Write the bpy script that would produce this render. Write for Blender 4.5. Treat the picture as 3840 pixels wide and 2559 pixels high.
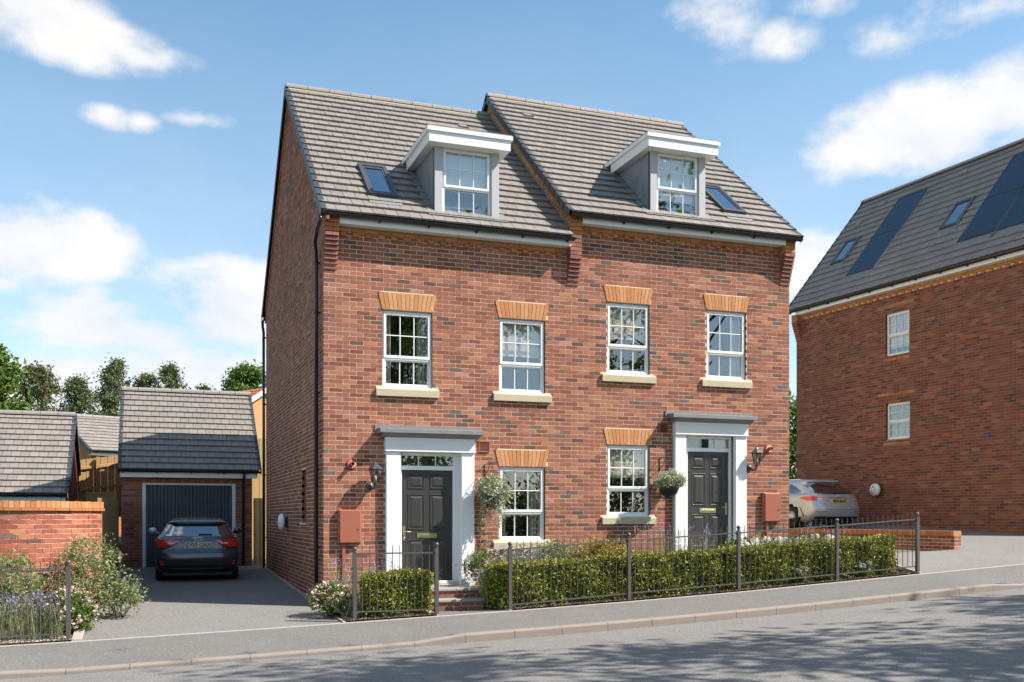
import bpy, bmesh, math, random
import numpy as np
from mathutils import Vector, Matrix
R = math.radians
for o in list(bpy.data.objects): bpy.data.objects.remove(o)
scene = bpy.context.scene
# ------------------------------------------------------------------ camera
THETA = math.atan(1352 / 3733.3)
cam = bpy.data.cameras.new('camera'); camo = bpy.data.objects.new('camera', cam)
scene.collection.objects.link(camo); scene.camera = camo
CAM = (-2.76, -17.07, 1.55)
camo.location = CAM; camo.rotation_euler = (R(90), 0, -THETA)
cam.sensor_width = 36; cam.lens = 35.0; cam.shift_y = (1936 - 1279.5) / 3840
cam.clip_end = 3000
# ------------------------------------------------------------------ world, sun, exposure
SUN = Vector((1.75, -1.0, 2.05)).normalized()          # towards the sun
SUN_EL = math.asin(SUN.z); SUN_AZ = math.atan2(SUN.x, SUN.y)
W = bpy.data.worlds.new('World'); scene.world = W; W.use_nodes = True
EXPOSURE = 0.88
SKY_STRENGTH = 0.112
sun = bpy.data.lights.new('sun', 'SUN'); sun.energy = 5.0; sun.angle = R(0.5); sun.color = (1.0, .93, .84)
suno = bpy.data.objects.new('sun', sun); scene.collection.objects.link(suno)
suno.rotation_euler = (-SUN).to_track_quat('-Z', 'Y').to_euler(); suno.location = (20, -20, 30)
cy = scene.cycles
cy.max_bounces = 6; cy.diffuse_bounces = 3; cy.glossy_bounces = 3; cy.transmission_bounces = 4; cy.transparent_max_bounces = 12
cy.use_adaptive_sampling = True; cy.adaptive_threshold = .015; cy.use_denoising = True; cy.caustics_reflective = False; cy.caustics_refractive = False
vs = scene.view_settings
vs.view_transform = 'Standard'; vs.look = 'None'; vs.gamma = 1; vs.exposure = EXPOSURE; vs.use_curve_mapping = False

def world_nodes():
    nt = W.node_tree; nt.nodes.clear(); N = nt.nodes; L = nt.links
    def val(x):
        n = N.new('ShaderNodeValue'); n.outputs[0].default_value = x; return n.outputs[0]
    def mth(op, a, b=None, c=None, clamp=False):
        n = N.new('ShaderNodeMath'); n.operation = op; n.use_clamp = clamp
        for i, s in enumerate((a, b, c)):
            if s is None: continue
            if isinstance(s, (int, float)): n.inputs[i].default_value = s
            else: L.new(s, n.inputs[i])
        return n.outputs[0]
    out = N.new('ShaderNodeOutputWorld')
    sky = N.new('ShaderNodeTexSky'); sky.sky_type = 'NISHITA'; sky.sun_disc = False
    sky.sun_elevation = SUN_EL; sky.sun_rotation = SUN_AZ
    sky.air_density = 1.0; sky.dust_density = 0.25; sky.ozone_density = 1.2; sky.altitude = 100
    tc = N.new('ShaderNodeTexCoord'); d = tc.outputs['Generated']
    sx = N.new('ShaderNodeSeparateXYZ'); L.new(d, sx.inputs[0]); X, Y, Z = sx.outputs
    az = mth('ARCTAN2', X, Y); el = mth('ARCSINE', Z)
    cb = N.new('ShaderNodeCombineXYZ'); L.new(az, cb.inputs[0]); L.new(mth('MULTIPLY', el, 1.5), cb.inputs[1])
    def fbm(scale, detail, rough, dist=0.0, off=0.0):
        n = N.new('ShaderNodeTexNoise'); n.inputs['Scale'].default_value = scale
        n.inputs['Detail'].default_value = detail; n.inputs['Roughness'].default_value = rough
        n.inputs['Distortion'].default_value = dist
        v = N.new('ShaderNodeVectorMath'); v.operation = 'ADD'; L.new(d, v.inputs[0]); v.inputs[1].default_value = (off, off * .7, 0)
        m = N.new('ShaderNodeVectorMath'); m.operation = 'MULTIPLY'; L.new(v.outputs[0], m.inputs[0]); m.inputs[1].default_value = (1, 1, 1.7)
        L.new(m.outputs[0], n.inputs['Vector']); return n.outputs[0]
    f1 = fbm(6.5, 7, .60); f3 = fbm(2.2, 1, .5, 0, 9.0)
    # cumulus banks: azimuth, elevation, half widths, weight
    def sph(px, py):
        u = (px * 3840 / 2353 - 1920) / 3733.3; v = (1936 - py * 3840 / 2353) / 3733.3
        c, s = math.cos(THETA), math.sin(THETA)
        x, y = u * c + s, -u * s + c
        r = math.sqrt(x * x + y * y + v * v)
        return math.atan2(x, y), math.asin(v / r)
    W.cycles.sampling_method = 'MANUAL'; W.cycles.sample_map_resolution = 256
    banks = [(60, 20, 150, 62, 1.15), (190, 100, 150, 52, 1.15), (330, 140, 110, 34, .95), (250, 270, 60, 26, .8), (325, 280, 50, 24, .75), (455, 276, 80, 22, .8),
             (60, 560, 180, 88, 1.5), (200, 580, 80, 50, .9), (10, 650, 70, 34, .9), (30, 760, 90, 40, 1.2), (220, 745, 165, 66, 1.45), (360, 775, 150, 58, 1.35), (545, 725, 175, 92, 1.5), (150, 870, 250, 68, 1.5), (430, 850, 310, 75, 1.4), (480, 665, 50, 26, .7),
             (2170, 305, 230, 88, 1.4), (2330, 250, 120, 95, 1.25), (2030, 350, 90, 50, .85), (2280, 20, 240, 46, 1.0), (1640, 50, 95, 75, .95), (1800, 85, 75, 45, .85), (1890, 10, 80, 30, .8), (2050, 90, 80, 40, .75), (1870, 640, 110, 85, 1.2)]
    tot = None
    ae = N.new('ShaderNodeCombineXYZ'); L.new(az, ae.inputs[0]); L.new(el, ae.inputs[1])
    for px, py, wx, wy, wt in banks:
        a0, e0 = sph(px, py); a1, _ = sph(px + 10, py); _, e1 = sph(px, py + 10)
        sa = abs(a1 - a0) / 10 * wx; se = abs(e1 - e0) / 10 * wy
        v = N.new('ShaderNodeVectorMath'); v.operation = 'MULTIPLY_ADD'; L.new(ae.outputs[0], v.inputs[0])
        v.inputs[1].default_value = (1 / sa, 1 / se, 0); v.inputs[2].default_value = (-a0 / sa, -e0 / se, 0)
        q = N.new('ShaderNodeVectorMath'); q.operation = 'LENGTH'; L.new(v.outputs[0], q.inputs[0])
        g = mth('MULTIPLY_ADD', q.outputs['Value'], -.62 * wt, 1.25 * wt)
        tot = g if tot is None else mth('MAXIMUM', tot, g)
    tot = mth('MAXIMUM', tot, 0.0)
    # elsewhere in the sky broken cumulus goes on, cover raised to whiten fill light
    a0, e0 = sph(1176, 780)
    da = mth('MULTIPLY', mth('SUBTRACT', az, a0), 1 / .62)
    away = mth('SUBTRACT', 1.0, mth('EXPONENT', mth('MULTIPLY', mth('POWER', mth('ABSOLUTE', da), 6.0), -1.0)))
    gen = mth('MULTIPLY', mth('MULTIPLY', mth('SUBTRACT', f3, .40), 4.0), away)
    tot = mth('MAXIMUM', tot, gen)
    wob = mth('MULTIPLY_ADD', f1, 4.2, -2.1)
    dens = mth('ADD', mth('SUBTRACT', tot, .50), mth('MULTIPLY', wob, mth('MINIMUM', mth('MULTIPLY', tot, 1.5), 1.0)))
    mr = N.new('ShaderNodeMapRange'); mr.interpolation_type = 'SMOOTHSTEP'; mr.inputs['From Min'].default_value = -.28; mr.inputs['From Max'].default_value = .85
    L.new(dens, mr.inputs['Value']); mask = mth('MULTIPLY', mr.outputs[0], .93)
    # thin haze of cloud towards the horizon
    hz = N.new('ShaderNodeMapRange'); hz.interpolation_type = 'SMOOTHSTEP'; hz.inputs['From Min'].default_value = .62; hz.inputs['From Max'].default_value = .02
    hz.inputs['To Max'].default_value = .4; L.new(el, hz.inputs['Value'])
    mask = mth('MAXIMUM', mask, mth('MULTIPLY', hz.outputs[0], mth('ADD', .55, mth('MULTIPLY', f3, .6))))
    ramp = N.new('ShaderNodeMix'); ramp.data_type = 'RGBA'
    sh = N.new('ShaderNodeMapRange'); sh.inputs['From Min'].default_value = .3; sh.inputs['From Max'].default_value = .62
    L.new(f1, sh.inputs['Value'])
    L.new(sh.outputs[0], ramp.inputs[0]); ramp.inputs[6].default_value = (.42, .455, .52, 1); ramp.inputs[7].default_value = (.585, .568, .55, 1)
    hs = N.new('ShaderNodeHueSaturation'); hs.inputs['Saturation'].default_value = 1.12; hs.inputs['Hue'].default_value = .487; L.new(sky.outputs[0], hs.inputs['Color'])
    b1 = N.new('ShaderNodeBackground'); L.new(hs.outputs[0], b1.inputs[0]); b1.inputs[1].default_value = SKY_STRENGTH
    b2 = N.new('ShaderNodeBackground'); L.new(ramp.outputs[2], b2.inputs[0]); b2.inputs[1].default_value = 1.0
    mx = N.new('ShaderNodeMixShader'); L.new(mask, mx.inputs[0]); L.new(b1.outputs[0], mx.inputs[1]); L.new(b2.outputs[0], mx.inputs[2])
    L.new(mx.outputs[0], out.inputs[0])
world_nodes()

# ------------------------------------------------------------------ helpers
rng = random.Random(7)
COL = scene.collection
BASE = {}
def top_base(o):
    while o is not None and o.parent is not None: o = o.parent
    return BASE.get(o.name, Vector((0, 0, 0))) if o is not None else Vector((0, 0, 0))
def tag(o, label, cat, group=None):
    o['label'] = label; o['category'] = cat
    if group: o['group'] = group
    return o
def thing(name, label, cat, loc, group=None):
    e = bpy.data.objects.new(name, None); e.empty_display_size = .2; e.location = loc; COL.objects.link(e)
    BASE[e.name] = Vector(loc); return tag(e, label, cat, group)
def put(name, me, parent=None, loc=None):
    o = bpy.data.objects.new(name, me); COL.objects.link(o)
    if parent is not None: o.parent = parent
    if loc is not None: o.location = loc
    return o
def project(P):
    P = np.asarray(P, float); c, s = math.cos(THETA), math.sin(THETA)
    a = P[..., 0] - CAM[0]; b = P[..., 1] - CAM[1]
    xp = a * c - b * s; zp = a * s + b * c
    return 1920 + 3733.3 * xp / zp, 1936 - 3733.3 * (P[..., 2] - CAM[2]) / zp, zp

class MB:
    def __init__(s, M=None): s.v = []; s.f = []; s.mi = []; s.M = M; s.sm = []
    def add(s, vs, fs, mi=0, smooth=False):
        b = len(s.v)
        for p in vs: s.v.append(tuple(s.M @ Vector(p)) if s.M is not None else tuple(p))
        for f in fs: s.f.append([b + i for i in f]); s.mi.append(mi); s.sm.append(smooth)
        return s
    def box(s, x0, x1, y0, y1, z0, z1, mi=0):
        x0, x1 = min(x0, x1), max(x0, x1); y0, y1 = min(y0, y1), max(y0, y1); z0, z1 = min(z0, z1), max(z0, z1)
        return s.add([(x0,y0,z0),(x1,y0,z0),(x1,y1,z0),(x0,y1,z0),(x0,y0,z1),(x1,y0,z1),(x1,y1,z1),(x0,y1,z1)],
                     [(0,3,2,1),(4,5,6,7),(0,1,5,4),(1,2,6,5),(2,3,7,6),(3,0,4,7)], mi)
    def cbox(s, x0, x1, y0, y1, z0, z1, c=.006, mi=0):
        # box with its four edges along z and top/bottom edges chamfered on the -y face
        x0, x1 = min(x0, x1), max(x0, x1)
        prof = [(y1, z0), (y0 + c, z0), (y0, z0 + c), (y0, z1 - c), (y0 + c, z1), (y1, z1)]
        vs = []
        for x, k in ((x0, 0), (x0 + c, 1), (x1 - c, 1), (x1, 0)):
            for (y, z) in prof:
                yy = y if k else max(y, y0 + c); vs.append((x, yy, z))
        n = 6; fs = []
        for a in range(3):
            for i in range(n):
                j = (i + 1) % n; fs.append((a*n+i, a*n+j, (a+1)*n+j, (a+1)*n+i))
        fs.append(tuple(range(n))); fs.append(tuple(reversed(range(3*n, 4*n))))
        return s.add(vs, fs, mi)
    def prism(s, poly, h0, h1, axis='x', mi=0):
        # poly: list of 2D points; extruded along axis between h0 and h1
        n = len(poly)
        def P(a, b, h): return {'x': (h, a, b), 'y': (a, h, b), 'z': (a, b, h)}[axis]
        vs = [P(a, b, h0) for a, b in poly] + [P(a, b, h1) for a, b in poly]
        fs = [tuple(range(n)), tuple(range(2*n-1, n-1, -1))] + [(i, (i+1) % n, n+(i+1) % n, n+i) for i in range(n)]
        return s.add(vs, fs, mi)
    def tube(s, path, r, n=8, mi=0, caps=True, smooth=True):
        path = [Vector(p) for p in path]; rs = r if isinstance(r, (list, tuple)) else [r] * len(path)
        vs = []; prev = None
        for i, p in enumerate(path):
            t = (path[min(i+1, len(path)-1)] - path[max(i-1, 0)]).normalized()
            if prev is None:
                a = Vector((0, 0, 1)) if abs(t.z) < .9 else Vector((1, 0, 0)); u = t.cross(a).normalized()
            else:
                u = (prev - t * prev.dot(t)).normalized()
            prev = u; w = t.cross(u)
            for k in range(n):
                a = 2 * math.pi * k / n; vs.append(p + (u * math.cos(a) + w * math.sin(a)) * rs[i])
        fs = []
        for i in range(len(path) - 1):
            for k in range(n):
                k2 = (k + 1) % n; fs.append((i*n+k, i*n+k2, (i+1)*n+k2, (i+1)*n+k))
        s.add(vs, fs, mi, smooth)
        if caps:
            b = len(s.v) - len(vs); m = len(path) - 1
            s.f.append([b + k for k in reversed(range(n))]); s.mi.append(mi); s.sm.append(False)
            s.f.append([b + m*n + k for k in range(n)]); s.mi.append(mi); s.sm.append(False)
        return s
    def lathe(s, prof, c=(0, 0, 0), axis='z', n=16, mi=0, smooth=True):
        # prof: (radius, height) pairs along axis
        vs = []; fs = []
        for (r, h) in prof:
            for k in range(n):
                a = 2 * math.pi * k / n; u, w = r * math.cos(a), r * math.sin(a)
                q = {'z': (u, w, h), 'y': (u, h, w), 'x': (h, u, w)}[axis]
                vs.append((c[0] + q[0], c[1] + q[1], c[2] + q[2]))
        for i in range(len(prof) - 1):
            for k in range(n):
                k2 = (k + 1) % n; fs.append((i*n+k, i*n+k2, (i+1)*n+k2, (i+1)*n+k))
        fs.append(tuple(reversed(range(n)))); fs.append(tuple(range((len(prof)-1)*n, len(prof)*n)))
        return s.add(vs, fs, mi, smooth)
    def mesh(s, name, mats, base=(0, 0, 0), recalc=True):
        me = bpy.data.meshes.new(name); b = Vector(base)
        me.from_pydata([(x - b[0], y - b[1], z - b[2]) for x, y, z in s.v], [], s.f)
        if not isinstance(mats, (list, tuple)): mats = [mats]
        for m in mats: me.materials.append(m)
        me.polygons.foreach_set('material_index', s.mi); me.polygons.foreach_set('use_smooth', s.sm)
        if recalc:
            bm = bmesh.new(); bm.from_mesh(me); bmesh.ops.recalc_face_normals(bm, faces=bm.faces); bm.to_mesh(me); bm.free()
        me.update(); return me
    def build(s, name, mats, parent=None, base=None, recalc=True):
        b = base if base is not None else top_base(parent)
        return put(name, s.mesh(name, mats, b, recalc), parent)
def solo(name, label, cat, mb, mats, base, group=None):
    o = mb.build(name, mats, None, base); o.location = base; BASE[o.name] = Vector(base); return tag(o, label, cat, group)
def struct(name, mb, mats, kind='structure', parent=None):
    o = mb.build(name, mats, parent); o['kind'] = kind; return o
def np_mesh(name, V, F, mat, base=(0, 0, 0), attr=None):
    # V (n,3), F (m,4) quads
    me = bpy.data.meshes.new(name); V = np.asarray(V, np.float32) - np.asarray(base, np.float32); F = np.asarray(F, np.int32)
    k = F.shape[1]
    me.vertices.add(len(V)); me.vertices.foreach_set('co', V.ravel())
    me.loops.add(F.size); me.loops.foreach_set('vertex_index', F.ravel())
    me.polygons.add(len(F)); me.polygons.foreach_set('loop_start', np.arange(len(F), dtype=np.int32) * k)
    try: me.polygons.foreach_set('loop_total', np.full(len(F), k, np.int32))
    except Exception: pass
    me.polygons.foreach_set('use_smooth', np.zeros(len(F), bool)); me.update(calc_edges=True); me.validate()
    if attr is not None:
        a = me.attributes.new('bc', 'FLOAT_COLOR', 'FACE'); a.data.foreach_set('color', np.asarray(attr, np.float32).ravel())
    me.materials.append(mat); return me

# ------------------------------------------------------------------ materials
MT = {}
def pmat(name, col, rough=.6, metal=0., spec=.5, var=.0, vscale=4., bump=0., bscale=60., coat=0., speck=0., sscale=400., stretch=(1, 1, 1), emit=None, var2=0., v2scale=.6):
    m = bpy.data.materials.new(name); m.use_nodes = True; nt = m.node_tree; N = nt.nodes; L = nt.links
    b = N['Principled BSDF']; b.inputs['Base Color'].default_value = (*col, 1); b.inputs['Roughness'].default_value = rough
    b.inputs['Metallic'].default_value = metal; b.inputs['Specular IOR Level'].default_value = spec; b.inputs['Coat Weight'].default_value = coat
    b.inputs['Coat Roughness'].default_value = .05
    tc = N.new('ShaderNodeTexCoord'); mp = N.new('ShaderNodeMapping'); mp.inputs['Scale'].default_value = stretch; L.new(tc.outputs['Object'], mp.inputs[0])
    def noise(sc, det=4, ro=.6):
        n = N.new('ShaderNodeTexNoise'); n.inputs['Scale'].default_value = sc; n.inputs['Detail'].default_value = det; n.inputs['Roughness'].default_value = ro
        L.new(mp.outputs[0], n.inputs['Vector']); return n.outputs[0]
    cur = None
    def scale_by(fac_socket, amt, centre=.5):
        nonlocal cur
        a = N.new('ShaderNodeMath'); a.operation = 'SUBTRACT'; L.new(fac_socket, a.inputs[0]); a.inputs[1].default_value = centre
        c = N.new('ShaderNodeMath'); c.operation = 'MULTIPLY_ADD'; L.new(a.outputs[0], c.inputs[0]); c.inputs[1].default_value = amt; c.inputs[2].default_value = 1.0; c.use_clamp = False
        mx = N.new('ShaderNodeVectorMath'); mx.operation = 'SCALE'
        if cur is None: mx.inputs[0].default_value = col
        else: L.new(cur, mx.inputs[0])
        L.new(c.outputs[0], mx.inputs['Scale']); cur = mx.outputs[0]
    if var: scale_by(noise(vscale), var * 2.5)
    if var2: scale_by(noise(v2scale, 3), var2 * 2.5)
    if speck: scale_by(noise(sscale, 2, .8), speck * 3)
    if cur is not None: L.new(cur, b.inputs['Base Color'])
    if bump:
        bp = N.new('ShaderNodeBump'); bp.inputs['Strength'].default_value = bump; bp.inputs['Distance'].default_value = .01
        L.new(noise(bscale, 5), bp.inputs['Height']); L.new(bp.outputs[0], b.inputs['Normal'])
    if emit: b.inputs['Emission Color'].default_value = (*emit[:3], 1); b.inputs['Emission Strength'].default_value = emit[3]
    MT[name] = m; return m
def flecks(m, scale, amt):
    nt = m.node_tree; N = nt.nodes; L = nt.links; b = N['Principled BSDF']; src = b.inputs['Base Color'].links[0].from_socket
    tc = N.new('ShaderNodeTexCoord'); n = N.new('ShaderNodeTexNoise'); n.inputs['Scale'].default_value = scale; n.inputs['Detail'].default_value = 2; n.inputs['Roughness'].default_value = .7; L.new(tc.outputs['Object'], n.inputs['Vector'])
    mr = N.new('ShaderNodeMapRange'); mr.inputs['From Min'].default_value = .60; mr.inputs['From Max'].default_value = .72; mr.inputs['To Max'].default_value = amt; L.new(n.outputs[0], mr.inputs['Value'])
    mx = N.new('ShaderNodeMix'); mx.data_type = 'RGBA'; L.new(mr.outputs[0], mx.inputs[0]); L.new(src, mx.inputs[6]); mx.inputs[7].default_value = (.62, .59, .54, 1); L.new(mx.outputs[2], b.inputs['Base Color'])
def attr_mat(name, rough, var, vscale, speck, sscale, bump, bscale, spec=.3):
    m = pmat(name, (1, 1, 1), rough=rough, var=var, vscale=vscale, speck=speck, sscale=sscale, bump=bump, bscale=bscale, spec=spec)
    nt = m.node_tree; N = nt.nodes; L = nt.links; b = N['Principled BSDF']
    src = b.inputs['Base Color'].links[0].from_socket
    at = N.new('ShaderNodeAttribute'); at.attribute_name = 'bc'
    mx = N.new('ShaderNodeVectorMath'); mx.operation = 'MULTIPLY'; L.new(src, mx.inputs[0]); L.new(at.outputs['Color'], mx.inputs[1])
    L.new(mx.outputs[0], b.inputs['Base Color']); return m
M_BRICK = attr_mat('brick_clay', .85, .22, 9, .12, 180, .35, 120)
M_TILE = attr_mat('roof_tile', .55, .10, 3.5, .05, 150, .12, 80, .4)
M_MORTAR = pmat('mortar', (.64, .52, .375), .9, var=.1, vscale=30, bump=.3, bscale=200)
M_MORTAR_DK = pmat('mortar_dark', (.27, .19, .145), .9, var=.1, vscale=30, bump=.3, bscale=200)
M_REVEAL = pmat('brick_reveal', (.26, .09, .058), .85, var=.2, vscale=10, speck=.1)
M_WHITE = pmat('white_upvc', (.80, .80, .79), .28, spec=.5, var=.015, vscale=2)
M_WPAINT = pmat('white_paint', (.80, .80, .80), .45, var=.03, vscale=3)
M_LEAD = pmat('lead_grey', (.20, .20, .20), .55, var=.15, vscale=5, bump=.05)
M_LEAD2 = pmat('lead_sheet', (.22, .23, .24), .5, var=.25, vscale=4, bump=.08, bscale=14)
M_TRIMG = pmat('grey_trim', (.42, .43, .45), .5, var=.05)
M_STONE = pmat('cast_stone', (.47, .40, .27), .8, var=.12, vscale=8, speck=.06, bump=.15)
M_BLACK = pmat('black_upvc', (.012, .013, .015), .28, var=.05)
M_DOOR = pmat('door_black', (.042, .040, .039), .33, var=.05, bump=.02, bscale=300, stretch=(1, 1, .06))
M_BRASS = pmat('satin_brass', (.42, .38, .20), .35, metal=.9)
M_CHROME = pmat('chrome', (.75, .76, .78), .14, metal=1.)
M_TERRA = pmat('terracotta_paint', (.34, .105, .062), .5, var=.06, vscale=6)
M_TERRA2 = pmat('terracotta_dark', (.20, .065, .045), .6)
M_FENCE = pmat('fence_paint', (.105, .095, .088), .42, metal=.25, var=.06)
M_ASPH_ROAD = pmat('asphalt_road', (.178, .171, .161), .85, var=.10, vscale=1.2, speck=.55, sscale=42, bump=.5, bscale=170, var2=.07, v2scale=.3)
M_ASPH_PAVE = pmat('asphalt_pavement', (.145, .139, .13), .85, var=.12, vscale=1.5, speck=.5, sscale=48, bump=.45, bscale=200, var2=.08, v2scale=.35)
M_ASPH_DRIVE = pmat('asphalt_drive', (.178, .171, .161), .85, var=.10, vscale=1.4, speck=.5, sscale=45, bump=.45, bscale=200, var2=.06, v2scale=.3)
for m_, sc_ in ((M_ASPH_ROAD, 38), (M_ASPH_PAVE, 44), (M_ASPH_DRIVE, 42)): flecks(m_, sc_, .55)
M_KERB = pmat('concrete_kerb', (.255, .215, .188), .85, var=.14, vscale=6, speck=.22, sscale=150, bump=.25, bscale=150)
M_EDGE = pmat('concrete_edging', (.38, .32, .285), .85, var=.08, vscale=6, speck=.08, bump=.2)
M_SLAB = pmat('step_slab', (.30, .28, .26), .8, var=.1, vscale=8, speck=.1)
M_MULCH = pmat('mulch_soil', (.05, .036, .026), .95, var=.3, vscale=14, bump=.8, bscale=40)
M_GRAVEL = pmat('garden_ground', (.13, .105, .08), .95, var=.3, vscale=30, speck=.25, sscale=60, bump=.9, bscale=45)
M_GRASS = pmat('grass_ground', (.06, .085, .03), .95, var=.25, vscale=3, bump=.5)
M_TIMBER = pmat('fence_timber', (.36, .215, .085), .75, var=.2, vscale=5, bump=.15, bscale=30, stretch=(14, 14, 1))
M_TIMBERL = pmat('fence_timber_pale', (.48, .33, .15), .75, var=.15, vscale=5, stretch=(14, 14, 1))
M_TIMBERG = pmat('fence_timber_green', (.30, .21, .085), .75, var=.2, vscale=5, stretch=(14, 14, 1))
M_GDOOR = pmat('garage_door_paint', (.03, .042, .058), .4, var=.04)
M_GFRAME = pmat('garage_frame', (.66, .67, .69), .45)
M_CREAM = pmat('curtain_cloth', (.55, .49, .42), .9, var=.1, vscale=20)
M_BLIND = pmat('blind_cloth', (.62, .53, .42), .9, var=.03)
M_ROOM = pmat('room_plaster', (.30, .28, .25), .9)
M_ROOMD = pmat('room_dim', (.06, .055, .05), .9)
M_BARK = pmat('bark', (.09, .068, .05), .9, var=.3, vscale=12, bump=.5, stretch=(3, 3, .6))
M_BIRCH = pmat('pale_bark', (.20, .18, .155), .85, var=.35, vscale=9, stretch=(1, 1, 3))
M_RENDER = pmat('grey_render', (.24, .245, .255), .8, var=.12, vscale=5)
M_ANTH = pmat('anthracite_frame', (.055, .06, .068), .4, var=.05)
M_SOLAR = pmat('solar_cell', (.016, .024, .042), .22, spec=.6, var=.04, vscale=2)
M_ALU = pmat('aluminium', (.5, .49, .47), .35, metal=.8)
M_ORANGE_TILE = pmat('red_pantile', (.42, .135, .05), .7, var=.2, vscale=8)
def glass_mat(name, r0, tint, rough=0.0):
    m = bpy.data.materials.new(name); m.use_nodes = True; nt = m.node_tree; N = nt.nodes; L = nt.links; N.clear()
    out = N.new('ShaderNodeOutputMaterial'); lw = N.new('ShaderNodeLayerWeight'); lw.inputs[0].default_value = .5
    pw = N.new('ShaderNodeMath'); pw.operation = 'POWER'; L.new(lw.outputs['Facing'], pw.inputs[0]); pw.inputs[1].default_value = 5
    ma = N.new('ShaderNodeMath'); ma.operation = 'MULTIPLY_ADD'; L.new(pw.outputs[0], ma.inputs[0]); ma.inputs[1].default_value = 1 - r0; ma.inputs[2].default_value = r0
    t = N.new('ShaderNodeBsdfTransparent'); t.inputs[0].default_value = (*tint, 1)
    g = N.new('ShaderNodeBsdfGlossy'); g.inputs['Roughness'].default_value = rough; g.inputs[0].default_value = (.95, .97, 1, 1)
    mx = N.new('ShaderNodeMixShader'); L.new(ma.outputs[0], mx.inputs[0]); L.new(t.outputs[0], mx.inputs[1]); L.new(g.outputs[0], mx.inputs[2]); L.new(mx.outputs[0], out.inputs[0])
    MT[name] = m; return m
M_GLASS = glass_mat('window_glass', .13, (.93, .95, .94))
M_GLASSD = glass_mat('roof_glass', .5, (.4, .43, .47))
def leaf_mat(name, c1, c2, trans=.35, rough=.5):
    m = bpy.data.materials.new(name); m.use_nodes = True; nt = m.node_tree; N = nt.nodes; L = nt.links; N.clear()
    out = N.new('ShaderNodeOutputMaterial'); g = N.new('ShaderNodeNewGeometry')
    mx = N.new('ShaderNodeMix'); mx.data_type = 'RGBA'; L.new(g.outputs['Random Per Island'], mx.inputs[0]); mx.inputs[6].default_value = (*c1, 1); mx.inputs[7].default_value = (*c2, 1)
    b = N.new('ShaderNodeBsdfPrincipled'); b.inputs['Roughness'].default_value = rough; b.inputs['Specular IOR Level'].default_value = .35; L.new(mx.outputs[2], b.inputs['Base Color'])
    t = N.new('ShaderNodeBsdfTranslucent'); L.new(mx.outputs[2], t.inputs[0])
    ms = N.new('ShaderNodeMixShader'); ms.inputs[0].default_value = trans; L.new(b.outputs[0], ms.inputs[1]); L.new(t.outputs[0], ms.inputs[2]); L.new(ms.outputs[0], out.inputs[0])
    MT[name] = m; return m
L_HEDGE = leaf_mat('leaf_hedge', (.055, .075, .01), (.46, .45, .07), .35)
L_SAGE = leaf_mat('leaf_sage', (.13, .17, .055), (.42, .46, .23), .4)
L_GREEN = leaf_mat('leaf_green', (.05, .10, .018), (.18, .28, .05), .45)
L_OLIVE = leaf_mat('leaf_olive', (.09, .10, .04), (.24, .24, .12), .4)
L_BIRCH = leaf_mat('leaf_birch', (.07, .10, .04), (.21, .25, .12), .4)
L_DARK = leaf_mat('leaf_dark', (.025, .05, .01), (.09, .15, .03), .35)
L_LAV = leaf_mat('leaf_lavender', (.16, .19, .08), (.40, .42, .22), .3)
L_PURP = leaf_mat('petal_lavender', (.20, .17, .33), (.45, .42, .58), .3)
L_PINK = leaf_mat('petal_pink', (.66, .42, .40), (.80, .72, .62), .3)
L_WHITE = leaf_mat('petal_white', (.66, .64, .56), (.78, .77, .72), .25)
L_MAUVE = leaf_mat('petal_mauve', (.34, .22, .21), (.72, .66, .64), .25)
L_GOLD = leaf_mat('leaf_gold', (.30, .17, .03), (.36, .33, .06), .3)
L_PALE = leaf_mat('leaf_pale', (.28, .32, .19), (.55, .58, .42), .3)
L_CHIP = leaf_mat('bark_chip', (.04, .028, .02), (.28, .23, .18), .0, .9)
# ------------------------------------------------------------------ ground levels
PX = [-4.7,-3.7,-2.45,-1.1,.06,1.49,2.74,4.81,6.96,9.05,10.9,13.5]
PZ = [-.232,-.21,-.17,-.128,-.087,-.035,.008,.095,.2,.325,.435,.585]
def pz(x):
    if x < -4.7: return -.232 + .025 * (max(x, -25) + 4.7)
    if x > 13.5: return .585 + .056 * (min(x, 32) - 13.5)
    return float(np.interp(x, PX, PZ))
def smooth(t): t = min(1, max(0, t)); return t * t * (3 - 2 * t)
Y_BACK, Y_KERB = -1.95, -3.70
def pave_z(x, y): return pz(x) - .03 * (Y_BACK - y) - drop(x) * smooth((Y_BACK - y) / (Y_BACK - Y_KERB))
def drop(x): return .058 * (smooth((x + 4.75) / .5) * smooth((1.3 - x) / .7) + smooth((x - 10.9) / .75))
def kerb_z(x): return pz(x) - .0525 - drop(x)
def road_z(x, y): return pz(x) - .172 + .018 * min(Y_KERB - .13 - y, 4.2) - .018 * max(0, Y_KERB - .13 - y - 4.2)
def drive_z(x, y):
    a = pz(x); b = .025 * y
    return b if y >= 0 else a + (b - a) * (y - Y_BACK) / (-Y_BACK)
def rdrive_z(x, y):
    a = pz(x); k = .03 * (x - 13.6)
    return float(np.interp(y, [Y_BACK, -.14, 1.5, 5, 9, 14], [a, .835 + k, .99 + k, 1.18 + k, 1.3 + k, 1.4 + k]))
def bed_z(x, y): return pz(x) + .03 + .12 * smooth((y + 1.8) / 1.8)
def terrain(x, y):
    z = pz(x) - .5
    if y > 0: z += .035 * min(y, 90)
    return z
def sheet(name, xs, ys, fz, mat, kind='structure', label=None):
    V = np.array([(x, y, fz(x, y)) for y in ys for x in xs]); nx = len(xs)
    F = [(j*nx+i, j*nx+i+1, (j+1)*nx+i+1, (j+1)*nx+i) for j in range(len(ys)-1) for i in range(nx-1)]
    me = np_mesh(name, V, F, mat); me.polygons.foreach_set('use_smooth', [True] * len(F))
    o = put(name, me); o['kind'] = kind; return o
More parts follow.
